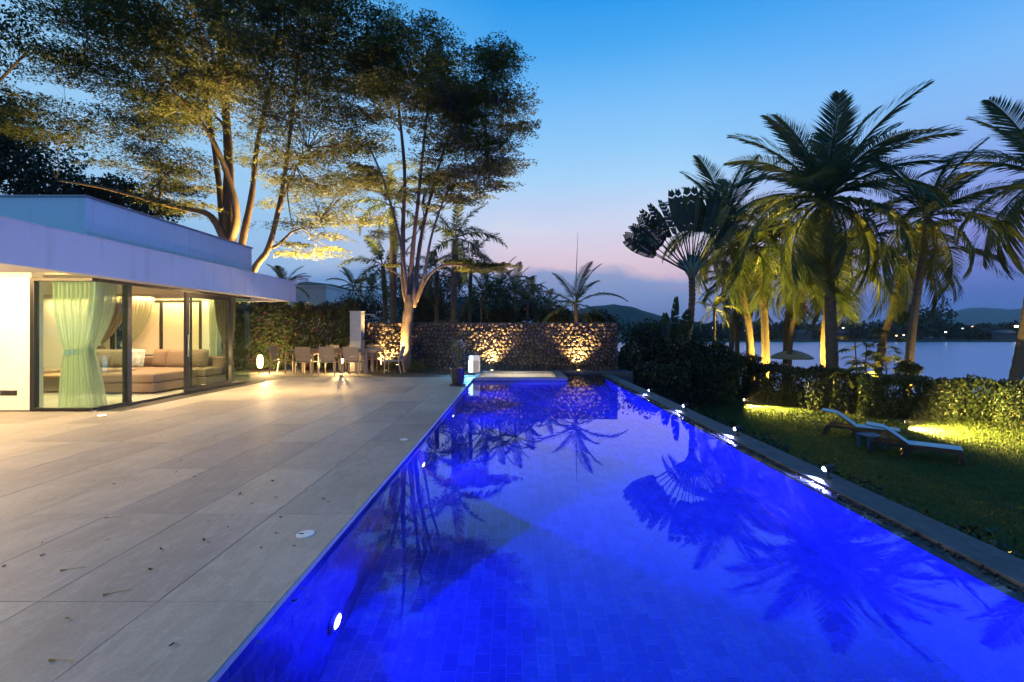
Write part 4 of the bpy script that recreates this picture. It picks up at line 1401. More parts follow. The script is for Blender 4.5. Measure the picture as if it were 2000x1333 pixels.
def drape(name, label, path, zt, zp, zb, pinch, gather, mat, npl, tie='cush', amp=.035):
    """curtain hanging from path at zt, tied at zp where it gathers to `pinch`, flaring to zb"""
    t = thing(name, (path[0][0], path[0][1], 0), label, 'curtain')
    pp = [Vector((p[0], p[1], 0)) for p in path]
    ds = [0]
    for i in range(1, len(pp)): ds.append(ds[-1] + (pp[i] - pp[i - 1]).length)
    def at(u):
        d = u * ds[-1]
        for i in range(1, len(pp)):
            if d <= ds[i] + 1e-6:
                f_ = (d - ds[i - 1]) / (ds[i] - ds[i - 1])
                return pp[i - 1].lerp(pp[i], f_), (pp[i] - pp[i - 1]).normalized()
        return pp[-1], (pp[-1] - pp[-2]).normalized()
    pin = Vector((pinch[0], pinch[1], 0))
    def fn(u, v):
        z = zt + (zb - zt) * v
        p, tn = at(u)
        if z > zp:
            s_ = (zt - z) / (zt - zp)
            g_ = gather * (s_ ** 2.2)
        else:
            s_ = (zp - z) / (zp - zb)
            g_ = gather * (1 - .55 * s_ ** .6)
        q_ = p.lerp(pin, g_)
        nr = Vector((-tn.y, tn.x, 0))
        a_ = amp * (1 - .5 * g_)
        q_ = q_ + nr * (a_ * math.sin(u * npl * 2 * math.pi + .6 * math.sin(v * 3)) + a_ * .4 * math.sin(u * npl * 3.1 + 2))
        return (q_.x, q_.y, z)
    m = MB(); m.grid(fn, npl * 8, 26); m.build('cloth', mat, t, smooth=True)
    tb = MB()
    rr = (1 - gather) * ds[-1] / 2 + .02
    u0, _ = at(0); u1, _ = at(1)
    a_, b_ = u0.lerp(pin, gather), u1.lerp(pin, gather)
    d_ = (b_ - a_).normalized(); nn = Vector((-d_.y, d_.x, 0))
    for sgn in (-1, 1):
        tb.grid(lambda u, v: tuple(a_.lerp(b_, u) + nn * sgn * (.11 * math.sin(math.pi * u) + .012) + Vector((0, 0, zp - .05 + .10 * v + .05 * (u - .5)))), 8, 1)
    tb.build('tie_back', M[tie], t)
    return t


drape('sheer_curtain', 'tied-back sheer curtain hanging in the glass corner of the house', [(-8.56, 8.66), (-7.78, 8.66), (-7.76, 9.12)], 2.38, 1.06, .02, (-8.15, 8.68), .55, M['sheer'], 15, 'bluesling')
drape('heavy_curtain', 'taupe heavy curtain tied back at the left end of the far window', [(-12.0, 13.2), (-10.9, 13.2)], 2.45, 1.05, .05, (-11.95, 13.2), .70, M['taupe_curtain'], 8, 'sheer')
drape('sheer_curtain', 'white sheer curtain beside the taupe one at the far window', [(-10.9, 13.25), (-10.2, 13.25)], 2.45, 1.05, .05, (-11.3, 13.25), .62, M['sheer'], 8, 'sheer')
drape('heavy_curtain', 'grey-green tied-back curtain behind the sliding glass door', [(-8.42, 13.1), (-7.80, 13.1)], 2.40, 1.02, .05, (-7.95, 13.1), .60, M['taupe_curtain'], 7, 'taupe_curtain')
drape('sheer_curtain', 'narrow sheer curtain hanging behind the sliding glass door', [(-8.62, 13.2), (-8.42, 13.2)], 2.40, 1.02, .05, (-8.52, 13.2), .3, M['sheer'], 4, 'sheer')
# ================================================================== VEGETATION
def in_poly(px, py, poly):
    n = len(poly)
    r = np.zeros(len(px), bool)
    j = n - 1
    for i in range(n):
        xi, yi = poly[i]; xj, yj = poly[j]
        c = ((yi > py) != (yj > py)) & (px < (xj - xi) * (py - yi) / (yj - yi + 1e-9) + xi)
        r ^= c
        j = i
    return r


def plates_in(poly, n, Y, depth, g, mind=0):
    poly = [(float(a), float(b)) for a, b in poly]
    xs, ys = [p[0] for p in poly], [p[1] for p in poly]
    res = []
    cx, wx = (min(xs) + max(xs)) / 2, (max(xs) - min(xs)) / 2 + 1
    while len(res) < n:
        px, py = g.uniform(min(xs), max(xs), 200), g.uniform(min(ys), max(ys), 200)
        ok = in_poly(px, py, poly)
        for a, b in zip(px[ok], py[ok]):
            d = depth * math.sqrt(max(.08, 1 - ((a - cx) / wx) ** 2))
            res.append(P(a, b, Y + g.uniform(-d, d)))
            if len(res) >= n: break
    return res


def tiered_tree(name, label, base, trunks, plate_sets, barkmat, lmat, nl, leaf=(.13, .055), nlimb=16, seed=1):
    """trunks: list of (points, r0, r1); plate_sets: list of (centres, radius, leaves)"""
    g = np.random.default_rng(seed)
    t = thing(name, base, label, 'tree')
    tp, tr = [], []
    m = MB()
    for pts, r0, r1 in trunks:
        pts = [Vector(p) for p in pts]
        fine = []
        for i in range(len(pts) - 1):
            p0, p1, p2, p3 = pts[max(i - 1, 0)], pts[i], pts[i + 1], pts[min(i + 2, len(pts) - 1)]
            for k in range(5):
                s = k / 5
                fine.append(.5 * ((2 * p1) + (p2 - p0) * s + (2 * p0 - 5 * p1 + 4 * p2 - p3) * s * s + (3 * p1 - p0 - 3 * p2 + p3) * s ** 3))
        fine.append(pts[-1])
        rad = [(r0 + (r1 - r0) * (i / (len(fine) - 1)) ** .8) * (1 + .05 * math.sin(i * 2.1) + g.uniform(-.04, .04)) for i in range(len(fine))]
        m.tube(fine, rad, 12)
        tp += fine; tr += rad
    m.build('trunk', barkmat, t, smooth=True)
    tpn = np.array(tp)
    allc = np.array([c for cs, r, n in plate_sets for c in cs])
    allr = np.array([r * g.uniform(.7, 1.25) for cs, r, n in plate_sets for c in cs])
    alln = np.array([n for cs, r, n in plate_sets for c in cs])
    # k-means limbs
    k = min(nlimb, len(allc))
    cen = allc[g.choice(len(allc), k, False)]
    for _ in range(12):
        lab = ((allc[:, None] - cen[None]) ** 2).sum(2).argmin(1)
        for i in range(k):
            if (lab == i).any(): cen[i] = allc[lab == i].mean(0)
    for i in range(k):
        idx = np.where(lab == i)[0]
        if not len(idx): continue
        c = cen[i]
        hd = np.linalg.norm(tpn[:, :2] - c[:2], axis=1)
        want = c[2] - .55 * hd - .4
        cost = hd + 1.3 * np.abs(tpn[:, 2] - want) + 6 * (tpn[:, 2] > c[2] - .1)
        s = int(cost.argmin())
        A = Vector(tp[s]); B = Vector(c)
        D = B - A
        ctrl = A + Vector((D.x * .38, D.y * .38, D.z * .62 + .15 * D.length * .3))
        limb = bez(A, ctrl, B, 12)
        L = max(D.length, .5)
        r0 = min(tr[s] * .6, .035 + .012 * L)
        for q in range(1, 12): limb[q] += Vector(g.normal(0, .02 * L ** .5, 3))
        m = MB()
        m.tube(limb, np.linspace(r0, r0 * .25, 13).tolist(), 7)
        for j in idx:
            pc = Vector(allc[j])
            best = min(range(3, 12), key=lambda q: (limb[q] - pc).length + .6 * max(0, limb[q].z - pc.z + .1))
            a = limb[best]
            d = pc - a
            ct = a + Vector((d.x * .45, d.y * .45, d.z * .70))
            br = bez(a, ct, pc, 6)
            rb = max(.010, min(r0 * .45, .008 + .008 * d.length))
            m.tube(br, np.linspace(rb, rb * .35, 7).tolist(), 5, False)
            for _ in range(5):        # twigs inside the spray
                an = g.uniform(0, 6.28)
                rr = allr[j] * g.uniform(.5, .95)
                e = pc + Vector((math.cos(an) * rr, math.sin(an) * rr, g.uniform(-.02, .22) * rr))
                st = br[g.integers(3, 7)]
                m.tube(bez(st, (st + e) / 2 + Vector((0, 0, .08 * rr)), e, 3), [rb * .38, rb * .3, rb * .22, .003], 3, False)
        m.build('branch', barkmat, t, smooth=True)
    # leaf sprays: flat tiers
    pts = []
    for j in range(len(allc)):
        n = int(alln[j] * nl)
        an = g.uniform(0, 6.28, n)
        rr = allr[j] * np.sqrt(g.uniform(.0, 1, n))
        lob = 1 + .35 * np.sin(an * 3 + g.uniform(0, 6)) + .2 * np.sin(an * 7 + g.uniform(0, 6))
        rr = rr * lob
        z = g.normal(0, .042, n) * allr[j] - .10 * (rr / allr[j]) ** 2 * allr[j] * .5 + .06
        pts.append(np.stack([allc[j][0] + rr * np.cos(an), allc[j][1] + rr * np.sin(an), allc[j][2] + z], 1))
    pts = np.concatenate(pts)
    leaf_obj('crown', pts, leaf[0], leaf[1], lmat, t, seed=seed, flat=.72)
    return t


g = np.random.default_rng(5)
Y1 = 18.2
T1 = lambda a, Y=Y1: [P(x, y, Y + dY) for x, y, dY in a]
tr1 = [(T1([(462, 740, 0), (458, 600, 0), (452, 500, 0), (444, 440, 0), (447, 330, .2), (440, 200, .3), (430, 60, .3), (420, -70, .3)]), .38, .06),
       (T1([(462, 560, .1), (474, 470, .1), (492, 380, .3), (503, 280, .5), (530, 150, .6), (545, 20, .6)]), .18, .04),
       (T1([(468, 640, -.2), (486, 560, -.3), (500, 520, -.4), (524, 485, -.5), (546, 400, -.5), (562, 300, -.6), (578, 160, -.6), (592, 30, -.6)]), .17, .04),
       (T1([(450, 520, .3), (436, 440, .3), (424, 330, .6), (400, 200, .8), (345, 60, .9)]), .19, .04),
       (T1([(452, 500, -.2), (424, 440, -.3), (398, 415, -.5), (332, 402, -1.0), (205, 368, -1.8), (110, 352, -2.3)]), .17, .03),
       (T1([(448, 480, 0), (462, 420, -.6), (440, 330, -1.2), (400, 250, -2), (330, 170, -3)]), .18, .04)]
ps1 = [(plates_in([(110, -120), (700, -120), (715, 60), (692, 200), (650, 240), (310, 250), (140, 175), (90, 120), (95, 20)], 150, Y1, 4.6, g), 1.25, 520),
       (plates_in([(150, 20), (690, 20), (680, 180), (300, 200), (160, 140)], 40, Y1, 3.5, g), 1.25, 480),
       (plates_in([(-30, 190), (120, 190), (330, 245), (420, 300), (420, 350), (300, 360), (130, 300), (-30, 250)], 40, Y1, 3.6, g), 1.0, 240),
       (plates_in([(480, 240), (700, 210), (712, 330), (712, 450), (600, 470), (520, 440), (500, 330)], 54, Y1, 3.4, g), 0.9, 230),
       (plates_in([(200, 330), (420, 350), (420, 425), (300, 420)], 12, Y1, 2.8, g), .8, 260),
       (plates_in([(530, 465), (690, 440), (690, 500), (560, 505)], 5, Y1, 2.0, g), .8, 260)]
tiered_tree('tall_tree', 'huge multi-stemmed tree with layered feathery crown towering behind the villa roof', P(462, 720, Y1) * Vector((1, 1, 0)) if False else Vector((P(462, 700, Y1).x, Y1, -.05)),
            tr1, ps1, M['bark'], M['leaf_big'], 1.95, (.115, .05), 22, 11)

Y2 = 16.75
tr2 = [(T1([(795, 738, 0), (793, 690, 0), (794, 640, 0), (800, 596, 0), (802, 575, 0)], Y2), .21, .17),
       (T1([(799, 598, 0), (789, 560, .0), (787, 450, .1), (790, 330, .2), (772, 150, .2), (762, 40, .2)], Y2), .12, .03),
       (T1([(801, 598, 0), (801, 560, .05), (807, 480, -.1), (816, 400, -.2), (831, 250, -.3), (851, 90, -.3)], Y2), .12, .03),
       (T1([(804, 598, 0), (811, 560, -.05), (820, 480, .2), (837, 400, .4), (872, 280, .6), (930, 160, .7)], Y2), .11, .03),
       (T1([(808, 600, 0), (822, 560, -.1), (830, 530, -.2), (846, 450, -.4), (884, 360, -.6), (960, 290, -.8)], Y2), .075, .02),
       (T1([(796, 590, 0), (783, 480, -.3), (748, 350, -.7), (712, 270, -1.0)], Y2), .075, .02),
       (T1([(814, 590, 0), (832, 548, -.1), (858, 522, -.2), (900, 518, -.3), (960, 526, -.4)], Y2), .06, .02),
       (T1([(798, 560, 0), (775, 535, .2), (745, 522, .3)], Y2), .04, .012)]
ps2 = [(plates_in([(745, 5), (778, 0), (800, 55), (868, 35), (880, 90), (985, 112), (1008, 200), (1030, 265), (995, 315), (975, 350), (900, 340), (800, 235), (705, 245), (692, 110)], 118, Y2, 2.9, g), .75, 330),
       (plates_in([(700, 120), (860, 120), (960, 200), (900, 280), (760, 210)], 30, Y2, 2.0, g), .8, 330),
       (plates_in([(705, 250), (800, 290), (985, 290), (985, 370), (870, 415), (730, 375)], 30, Y2, 2.0, g), .6, 210),
       (plates_in([(690, 325), (750, 345), (760, 380), (690, 370)], 7, Y2, 1.2, g), .65, 300),
       (plates_in([(815, 335), (985, 325), (960, 385), (850, 400)], 15, Y2, 1.8, g), .65, 260),
       (plates_in([(690, 425), (760, 430), (770, 470), (705, 465)], 5, Y2, 1.2, g), .5, 110),
       (plates_in([(885, 512), (985, 520), (980, 533), (900, 530)], 11, Y2, .8, g), .5, 420),
       (plates_in([(735, 515), (770, 520), (770, 530)], 2, Y2, .4, g), .35, 90)]
tiered_tree('forked_tree', 'slender tree with smooth lit trunk forking into several stems beside the dining table', (P(795, 700, Y2).x, Y2, 0), tr2, ps2, M['bark2'], M['leaf_big'], 2.1, (.10, .042), 16, 12)
# tuft of plants round the foot of the forked tree
bx = P(795, 700, Y2).x
for dx_, lb in ((-.55, 'low leafy tuft left of the forked tree foot'), (.45, 'bright green leafy tuft right of the forked tree foot')):
    t = thing('foot_plant', (bx + dx_, Y2 - .25, 0), lb, 'plant', 'tufts at the tree foot')
    pts = rng.normal(0, 1, (240, 3)) * np.array((.17, .14, .09)) + np.array((bx + dx_, Y2 - .25, .16))
    pts[:, 2] = np.maximum(pts[:, 2], .02)
    leaf_obj('foliage', pts, .17, .028, M['frond_lite'], t, seed=9, droop=-.5)


# ---------------------------------------------------------------- palms
def frond_mesh(name, L, bend, npair, ll, lw, mat, droop=.5, plume=False, vee=.25, seed=0, ragged=0.0):
    g_ = np.random.default_rng(seed)
    v, f = [], []
    n = 14
    pts = []
    a = 0
    p = Vector((0, 0, 0))
    for i in range(n + 1):
        pts.append(p.copy())
        a = -bend * ((i + 1) / n) ** 1.3
        p = p + Vector((math.cos(a), 0, math.sin(a))) * (L / n)
    m = MB()
    m.tube(pts, np.linspace(L * .012, L * .002, n + 1).tolist(), 5, False)
    for k in range(npair):
        s = .10 + .90 * (k + .5) / npair
        x = s * n
        i = min(int(x), n - 1)
        q = pts[i].lerp(pts[i + 1], x - i)
        tn = (pts[i + 1] - pts[i]).normalized()
        up = Vector((-tn.z, 0, tn.x))
        prof = math.sin(math.pi * (.18 + .78 * s)) ** .8
        for sg in (-1, 1):
            if ragged and g_.random() < ragged: continue
            la = ll * prof * g_.uniform(.82, 1.12)
            fw = .45 + .75 * s + g_.uniform(-.1, .1)
            upk = (g_.uniform(-1.1, 1.3) if plume else vee + g_.uniform(-.15, .15))
            d = (Vector((0, sg, 0)) + tn * fw + up * upk).normalized()
            dr = droop * g_.uniform(.7, 1.3)
            p1 = q + d * la * .5 + Vector((0, 0, -dr * la * .12))
            p2 = q + d * la * .92 + Vector((0, 0, -dr * la * .62))
            wv = (tn * .8 + up * (.5 if not plume else .2)).normalized() * lw * .5
            b0 = len(m.v)
            m.v += [tuple(q - wv * .7), tuple(q + wv * .7), tuple(p1 - wv), tuple(p1 + wv), tuple(p2)]
            m.f += [(b0, b0 + 1, b0 + 3, b0 + 2), (b0 + 2, b0 + 3, b0 + 4)]
    return m.mesh(name, mat)


COCO = [frond_mesh('frond', 1, b, 60, .27, .0145, M['frond'], dr, seed=i) for i, (b, dr) in enumerate(((.7, .25), (1.0, .45), (1.3, .7), (1.6, .9)))]
COCO_Y = [frond_mesh('frond', 1, b, 46, .29, .016, M['frond'], dr, seed=10 + i) for i, (b, dr) in enumerate(((1.2, .8), (1.7, 1.0)))]
YOUNG = [frond_mesh('frond', 1, b, 34, .24, .018, M['frond'], dr, seed=20 + i) for i, (b, dr) in enumerate(((.7, .3), (1.2, .6)))]
FOX = [frond_mesh('frond', 1, b, 80, .17, .016, M['frond'], .3, True, seed=30 + i) for i, b in enumerate((.8, 1.3, 1.8))]
ARECA = [frond_mesh('frond', 1, b, 26, .26, .024, M['frond_lite'], .4, seed=40 + i) for i, b in enumerate((.9, 1.5))]
DRY = frond_mesh('frond', 1, 1.2, 30, .2, .014, M['frond_dry'], 1.0, seed=50, ragged=.25)


def palm(name, label, group, trunk, r0, r1, L, nf, meshes, elev=(80, -35), seed=0, coconuts=0, dry=0, barkmat=None, flare=1.6, az0=0, crownshaft=0):
    g_ = np.random.default_rng(seed)
    tpts = [Vector(p) for p in trunk]
    base = tpts[0]
    t = thing(name, base, label, 'palm tree', group)
    fine = []
    for i in range(len(tpts) - 1):
        p0, p1, p2, p3 = tpts[max(i - 1, 0)], tpts[i], tpts[i + 1], tpts[min(i + 2, len(tpts) - 1)]
        for k in range(14):
            s = k / 14
            fine.append(.5 * ((2 * p1) + (p2 - p0) * s + (2 * p0 - 5 * p1 + 4 * p2 - p3) * s * s + (3 * p1 - p0 - 3 * p2 + p3) * s ** 3))
    fine.append(tpts[-1])
    n = len(fine)
    rad = [(r0 + (r1 - r0) * i / (n - 1)) * (1 + (flare - 1) * max(0, 1 - i / (n * .16)) ** 2) * (1 + (.05 if i % 2 else -.04)) for i in range(n)]
    m = MB(); m.tube(fine, rad, 12); m.build('trunk', barkmat or M['palm_bark'], t, smooth=True)
    cr = fine[-1]
    if crownshaft:
        m = MB(); m.tube([cr - Vector((0, 0, crownshaft)), cr - Vector((0, 0, crownshaft * .5)), cr], [r1 * 1.25, r1 * 1.2, r1 * .7], 12); m.build('crownshaft', M['petiole'], t, smooth=True)
    for k in range(nf):
        u = (k + .5) / nf
        el = elev[0] + (elev[1] - elev[0]) * u ** 1.15 + g_.uniform(-8, 8)
        az = az0 + k * 2.39996 + g_.uniform(-.25, .25)
        mi = min(len(meshes) - 1, int(u * len(meshes)))
        if el > 55: mi = 0
        o = link('frond', meshes[mi], None, t)
        o.location = cr + Vector((math.cos(az) * r1 * .6, math.sin(az) * r1 * .6, .15 * (1 - u))) - base
        s_ = L * g_.uniform(.85, 1.1) * (.85 if el > 65 else 1)
        o.scale = (s_, s_, s_)
        o.rotation_euler = (g_.uniform(-.25, .25), -R(el), az)
    for k in range(dry):
        az = g_.uniform(0, 6.28)
        o = link('frond', DRY, None, t)
        o['label'] = 'dry brown hanging frond'
        o.location = cr + Vector((math.cos(az) * r1, math.sin(az) * r1, -.1)) - base
        s_ = L * g_.uniform(.6, .8)
        o.scale = (s_, s_, s_)
        o.rotation_euler = (0, R(g_.uniform(50, 75)), az)
    if coconuts:
        cm = MB(); cm.lathe([(.001, -.14), (.07, -.12), (.11, -.03), (.11, .04), (.07, .12), (.001, .15)], (0, 0, 0), 10, False)
        cme = cm.mesh('coconut', M['coconut'], True)
        for k in range(coconuts):
            az = g_.uniform(0, 6.28)
            o = link('coconut', cme, None, t)
            o.location = cr + Vector((math.cos(az) * (r1 + .18), math.sin(az) * (r1 + .18), -.15 - g_.uniform(0, .4))) - base
    return t


def gp(px, Y):
    x = (px - HX) / F * Y
    return Vector((x, Y, lawn_z(x, Y) - .05))


GP = 'coconut palms between the lawn and the lake'
palm('coconut_palm', 'tallest coconut palm with thick swollen trunk and green coconuts behind the hedge', GP, [gp(1627, 20), P(1623, 640, 20), P(1618, 500, 20), P(1613, 392, 20)], .26, .145, 4.75, 44, COCO, (88, -62), 3, 9, 2, flare=1.5)
palm('coconut_palm', 'coconut palm leaning left whose trunk foot glows from a spotlight', GP, [gp(1470, 24.3), P(1462, 640, 24.3), P(1443, 540, 24.3), P(1416, 440, 24.3)], .22, .14, 4.0, 26, COCO, (88, -52), 5, 0, 1)
palm('coconut_palm', 'slim ochre-lit palm trunk just right of the glowing one', GP, [gp(1497, 23.8), P(1493, 620, 23.8), P(1484, 560, 23.8), P(1474, 488, 23.8)], .20, .13, 3.7, 19, COCO_Y, (70, -60), 7, 0, 2)
palm('coconut_palm', 'right-hand palm of the V-shaped pair behind the parasol', GP, [gp(1538, 25), P(1545, 650, 25), P(1558, 600, 25), P(1572, 535, 25)], .15, .10, 3.4, 15, COCO_Y, (60, -65), 9, 0, 1)
palm('coconut_palm', 'dark left-hand palm of the V-shaped pair behind the parasol', GP, [gp(1533, 25.6), P(1536, 640, 25.6), P(1543, 590, 25.6), P(1546, 540, 25.6)], .15, .10, 3.2, 14, COCO_Y, (60, -65), 10, 0, 1)
palm('coconut_palm', 'thin pale palm trunk beyond the yellow shrub near the lake', GP, [gp(1425, 26), P(1432, 630, 26), P(1446, 580, 26), P(1455, 540, 26)], .15, .10, 2.8, 18, COCO_Y, (60, -60), 11)
palm('coconut_palm', 'dark thin palm trunk crossing behind the pale one', GP, [gp(1440, 28), P(1440, 640, 28), P(1446, 600, 28), P(1443, 560, 28)], .15, .10, 2.8, 16, COCO_Y, (60, -55), 12)
palm('coconut_palm', 'yellow-lit palm trunk with close rings directly behind the thickest trunk', GP, [gp(1611, 22.4), P(1613, 640, 22.4), P(1628, 570, 22.4), P(1648, 490, 22.4)], .21, .14, 3.9, 18, COCO_Y, (70, -62), 13, 4, 2)
palm('coconut_palm', 'palm rising straight over the round clipped bush at the lake', GP, [gp(1771, 18), P(1777, 690, 18), P(1793, 560, 18), P(1812, 425, 18)], .15, .12, 3.2, 22, COCO, (84, -45), 15, 5, 2)
palm('coconut_palm', 'dark palm leaning right between the fan palm clump and the round bush', GP, [gp(1706, 21), P(1722, 680, 21), P(1748, 590, 21), P(1766, 510, 21)], .17, .11, 3.2, 17, COCO_Y, (66, -62), 17, 0, 1)
palm('coconut_palm', 'palm cut by the right edge of the view, fronds sweeping in over the lake', GP, [gp(1968, 17.5), P(1998, 670, 17.5), P(2025, 500, 17.5), P(2048, 350, 17.5)], .20, .14, 3.9, 24, COCO, (80, -58), 19, 0, 1)

GL = 'palms behind the stone wall'
gl = lambda px, Y: Vector(((px - HX) / F * Y, Y, -.1))
palm('foxtail_palm', 'foxtail palm with thick ringed trunk left of the forked tree', GL, [gl(768, 20.5), P(768, 520, 20.5), P(766, 405, 20.5)], .16, .13, 2.3, 11, FOX, (70, -35), 21, barkmat=M['palm_bark'], flare=1.1, crownshaft=.8)
palm('foxtail_palm', 'foxtail palm with pale ringed trunk right of the forked tree, plumes arching right', GL, [gl(886, 21), P(887, 560, 21), P(889, 468, 21)], .15, .12, 2.6, 12, FOX, (70, -30), 23, flare=1.1, crownshaft=.7, az0=.2)
palm('foxtail_palm', 'darker shorter foxtail palm between the two tall ones', GL, [gl(853, 24), P(853, 600, 24), P(854, 530, 24)], .12, .10, 2.2, 10, FOX, (60, -40), 25, flare=1.1)
palm('foxtail_palm', 'shaggy dark palm left of the thick foxtail trunk', GL, [gl(752, 22.5), P(752, 600, 22.5), P(748, 520, 22.5)], .12, .10, 2.3, 11, FOX, (65, -45), 26, flare=1.1)
palm('foxtail_palm', 'dark palm crown behind the lit low bough', GL, [gl(918, 25), P(918, 600, 25), P(920, 505, 25)], .12, .10, 2.2, 10, FOX, (60, -50), 27, flare=1.1)
t = palm('young_coconut_palm', 'young coconut palm with an upright spear leaf behind the middle of the wall', GL, [gl(1127, 21), P(1126, 630, 21), P(1124, 596, 21)], .11, .09, 2.35, 11, YOUNG, (72, -28), 31, flare=1.3, az0=.15)
m = MB(); m.tube([P(1124, 596, 21), P(1126, 520, 21), P(1129, 452, 21)], [.025, .018, .004], 6); m.build('spear_leaf', M['petiole'], t)
for k, (px, py, Y, L, lb) in enumerate(((940, 575, 22, 1.5, 'bushy areca palm at the left of the clump behind the wall'), (975, 560, 23, 1.7, 'areca palm with yellow-lit stems in the clump behind the wall'),
                                        (1005, 570, 22, 1.6, 'areca palm in the right half of the clump behind the wall'), (1030, 590, 23, 1.5, 'low areca palm at the right end of the clump'),
                                        (918, 600, 24, 1.3, 'small areca palm beside the pale ringed trunk'), (1065, 606, 24, 1.3, 'low dark palm left of the young coconut'))):
    palm('areca_palm', lb, 'areca palms behind the wall', [gl(px, Y), P(px, (py + 640) / 2, Y), P(px + 2, py, Y)], .06, .05, L, 11, YOUNG if k % 3 else ARECA, (78, -25), 41 + k, flare=1.1)
palm('far_palm', 'small palm silhouette standing past the end of the villa roof', 'distant palms left of the wall', [gl(556, 27), P(556, 560, 27)], .10, .08, 1.7, 12, COCO[:3], (70, -20), 61)
palm('far_palm', 'left palm of the dark group above the neighbour house', 'distant palms left of the wall', [gl(690, 45), P(690, 560, 45)], .12, .1, 2.4, 12, COCO[:3], (65, -25), 62)
palm('far_palm', 'right palm of the dark group above the neighbour house', 'distant palms left of the wall', [gl(726, 46), P(726, 565, 46)], .12, .1, 2.4, 12, COCO[:3], (65, -25), 63)
palm('small_palm', 'small dark palm between the paddle-leaved plants and the lake', 'low palms along the garden edge', [gp(1394, 24), P(1395, 640, 24), P(1396, 606, 24)], .08, .06, 1.3, 11, ARECA, (72, -35), 64)
palm('small_palm', 'low bright yellow-lit palm above the dark shrubs', 'low palms along the garden edge', [gp(1394, 20.6), P(1396, 715, 20.6), P(1398, 695, 20.6)], .06, .05, 1.15, 10, ARECA, (70, 0), 65)
palm('small_palm', 'low bright green palm tuft right of the thick trunk', 'low palms along the garden edge', [gp(1655, 17.6), P(1655, 735, 17.6)], .05, .05, .75, 9, ARECA, (60, -5), 66)
c = P(1398, 712, 20.2)
spike(c - Vector((.5, .4, .3)), c + Vector((0, .3, .5)), 45, 'spike spotlight hidden in the shrubs below the yellow palm', (1, .7, .15), 100)

# traveller's palm: paddle leaves in one plane
def paddle(name, stalk, L, Wd, tears, bend, seed, mat):
    g_ = np.random.default_rng(seed)
    m = MB()
    m.tube([(0, 0, 0), (stalk * .5, 0, .0), (stalk, 0, 0), (stalk + L * .95, 0, -bend * L * .25)], [.035, .028, .02, .006], 6, False)
    me = None
    v, f = [], []
    nseg = tears
    for sg in (-1, 1):
        for k in range(nseg):
            s0, s1 = k / nseg, (k + (1 if g_.random() < .35 else .86)) / nseg
            w0 = Wd * .5 * (math.sin(math.pi * min(.985, max(.04, s0 * .88 + .10))) ** .55)
            w1 = Wd * .5 * (math.sin(math.pi * min(.985, max(.04, s1 * .88 + .10))) ** .55)
            dz = g_.uniform(-.10, .04) * Wd - bend * .12
            z = lambda s: -bend * L * .25 * s * s
            b0 = len(m.v)
            fw = .12 * L
            m.v += [(stalk + L * s0, 0, z(s0)), (stalk + L * s1, 0, z(s1)), (stalk + L * s1 + fw * .5, sg * w1, z(s1) + dz), (stalk + L * s0 + fw * .5, sg * w0, z(s0) + dz)]
            m.f.append((b0, b0 + 1, b0 + 2, b0 + 3))
    return m.mesh(name, mat)


YT = 20.0
tb = gp(1349, YT)
tc = P(1351, 532, YT)
tv_ = thing('travellers_palm', tb, "traveller's palm with a great flat fan of paddle leaves on a slim dark trunk", 'palm tree')
m = MB()
pts_ = [tb, P(1348, 640, YT), P(1352, 580, YT), tc]
fine = []
for i in range(3):
    for k in range(12): fine.append(pts_[i].lerp(pts_[i + 1], k / 12))
fine.append(tc)
m.tube(fine, [.13 * (1.12 if i % 2 else .92) for i in range(len(fine))], 10)
m.build('trunk', M['fibre'], tv_, smooth=False)
m = MB()
for k in range(9):
    a_ = R(-58 + k * 14.5)
    d_ = Vector((math.sin(a_), 0, math.cos(a_)))
    m.tube([tc + Vector((0, (k % 3 - 1) * .04, -.25)), tc + d_ * .35 + Vector((0, (k % 3 - 1) * .05, 0)), tc + d_ * .75], [.12, .10, .045], 7)
m.build('leaf_sheath', M['petiole'], tv_, smooth=True)
PD = [paddle('paddle_leaf', 1.75, 1.8, .44, 6, .15, 1, M['paddle']), paddle('paddle_leaf', 1.75, 1.6, .40, 10, .6, 2, M['paddle']), paddle('paddle_leaf', 1.7, 1.5, .55, 18, 1.0, 3, M['paddle'])]
for k in range(21):
    a_ = -66 + 112 * (k + .5) / 21
    ln = 1.03 if a_ < 30 else .84
    me = PD[0] if -18 < a_ < 22 else (PD[2] if a_ < -40 else PD[1])
    o = link('paddle_leaf', me, None, tv_)
    o.location = tc + Vector((0, (k % 3 - 1) * .06, -.1)) - tb
    o.scale = (ln, ln, ln)
    d_ = Vector((math.sin(R(a_)), random.uniform(-.09, .09), math.cos(R(a_))))
    # local x along the stalk, blade broadside with some twist towards the camera
    xax = d_.normalized()
    yax = Vector((0, 1, 0)).cross(xax).normalized() * (1 if a_ > 0 else -1)
    yax = (yax + Vector((0, random.uniform(-.7, .7), 0))).normalized()
    zax = xax.cross(yax).normalized()
    yax = zax.cross(xax)
    if zax.z < 0 and abs(a_) > 25: zax, yax = -zax, -yax
    o.rotation_euler = Matrix((xax, yax, zax)).transposed().to_euler()
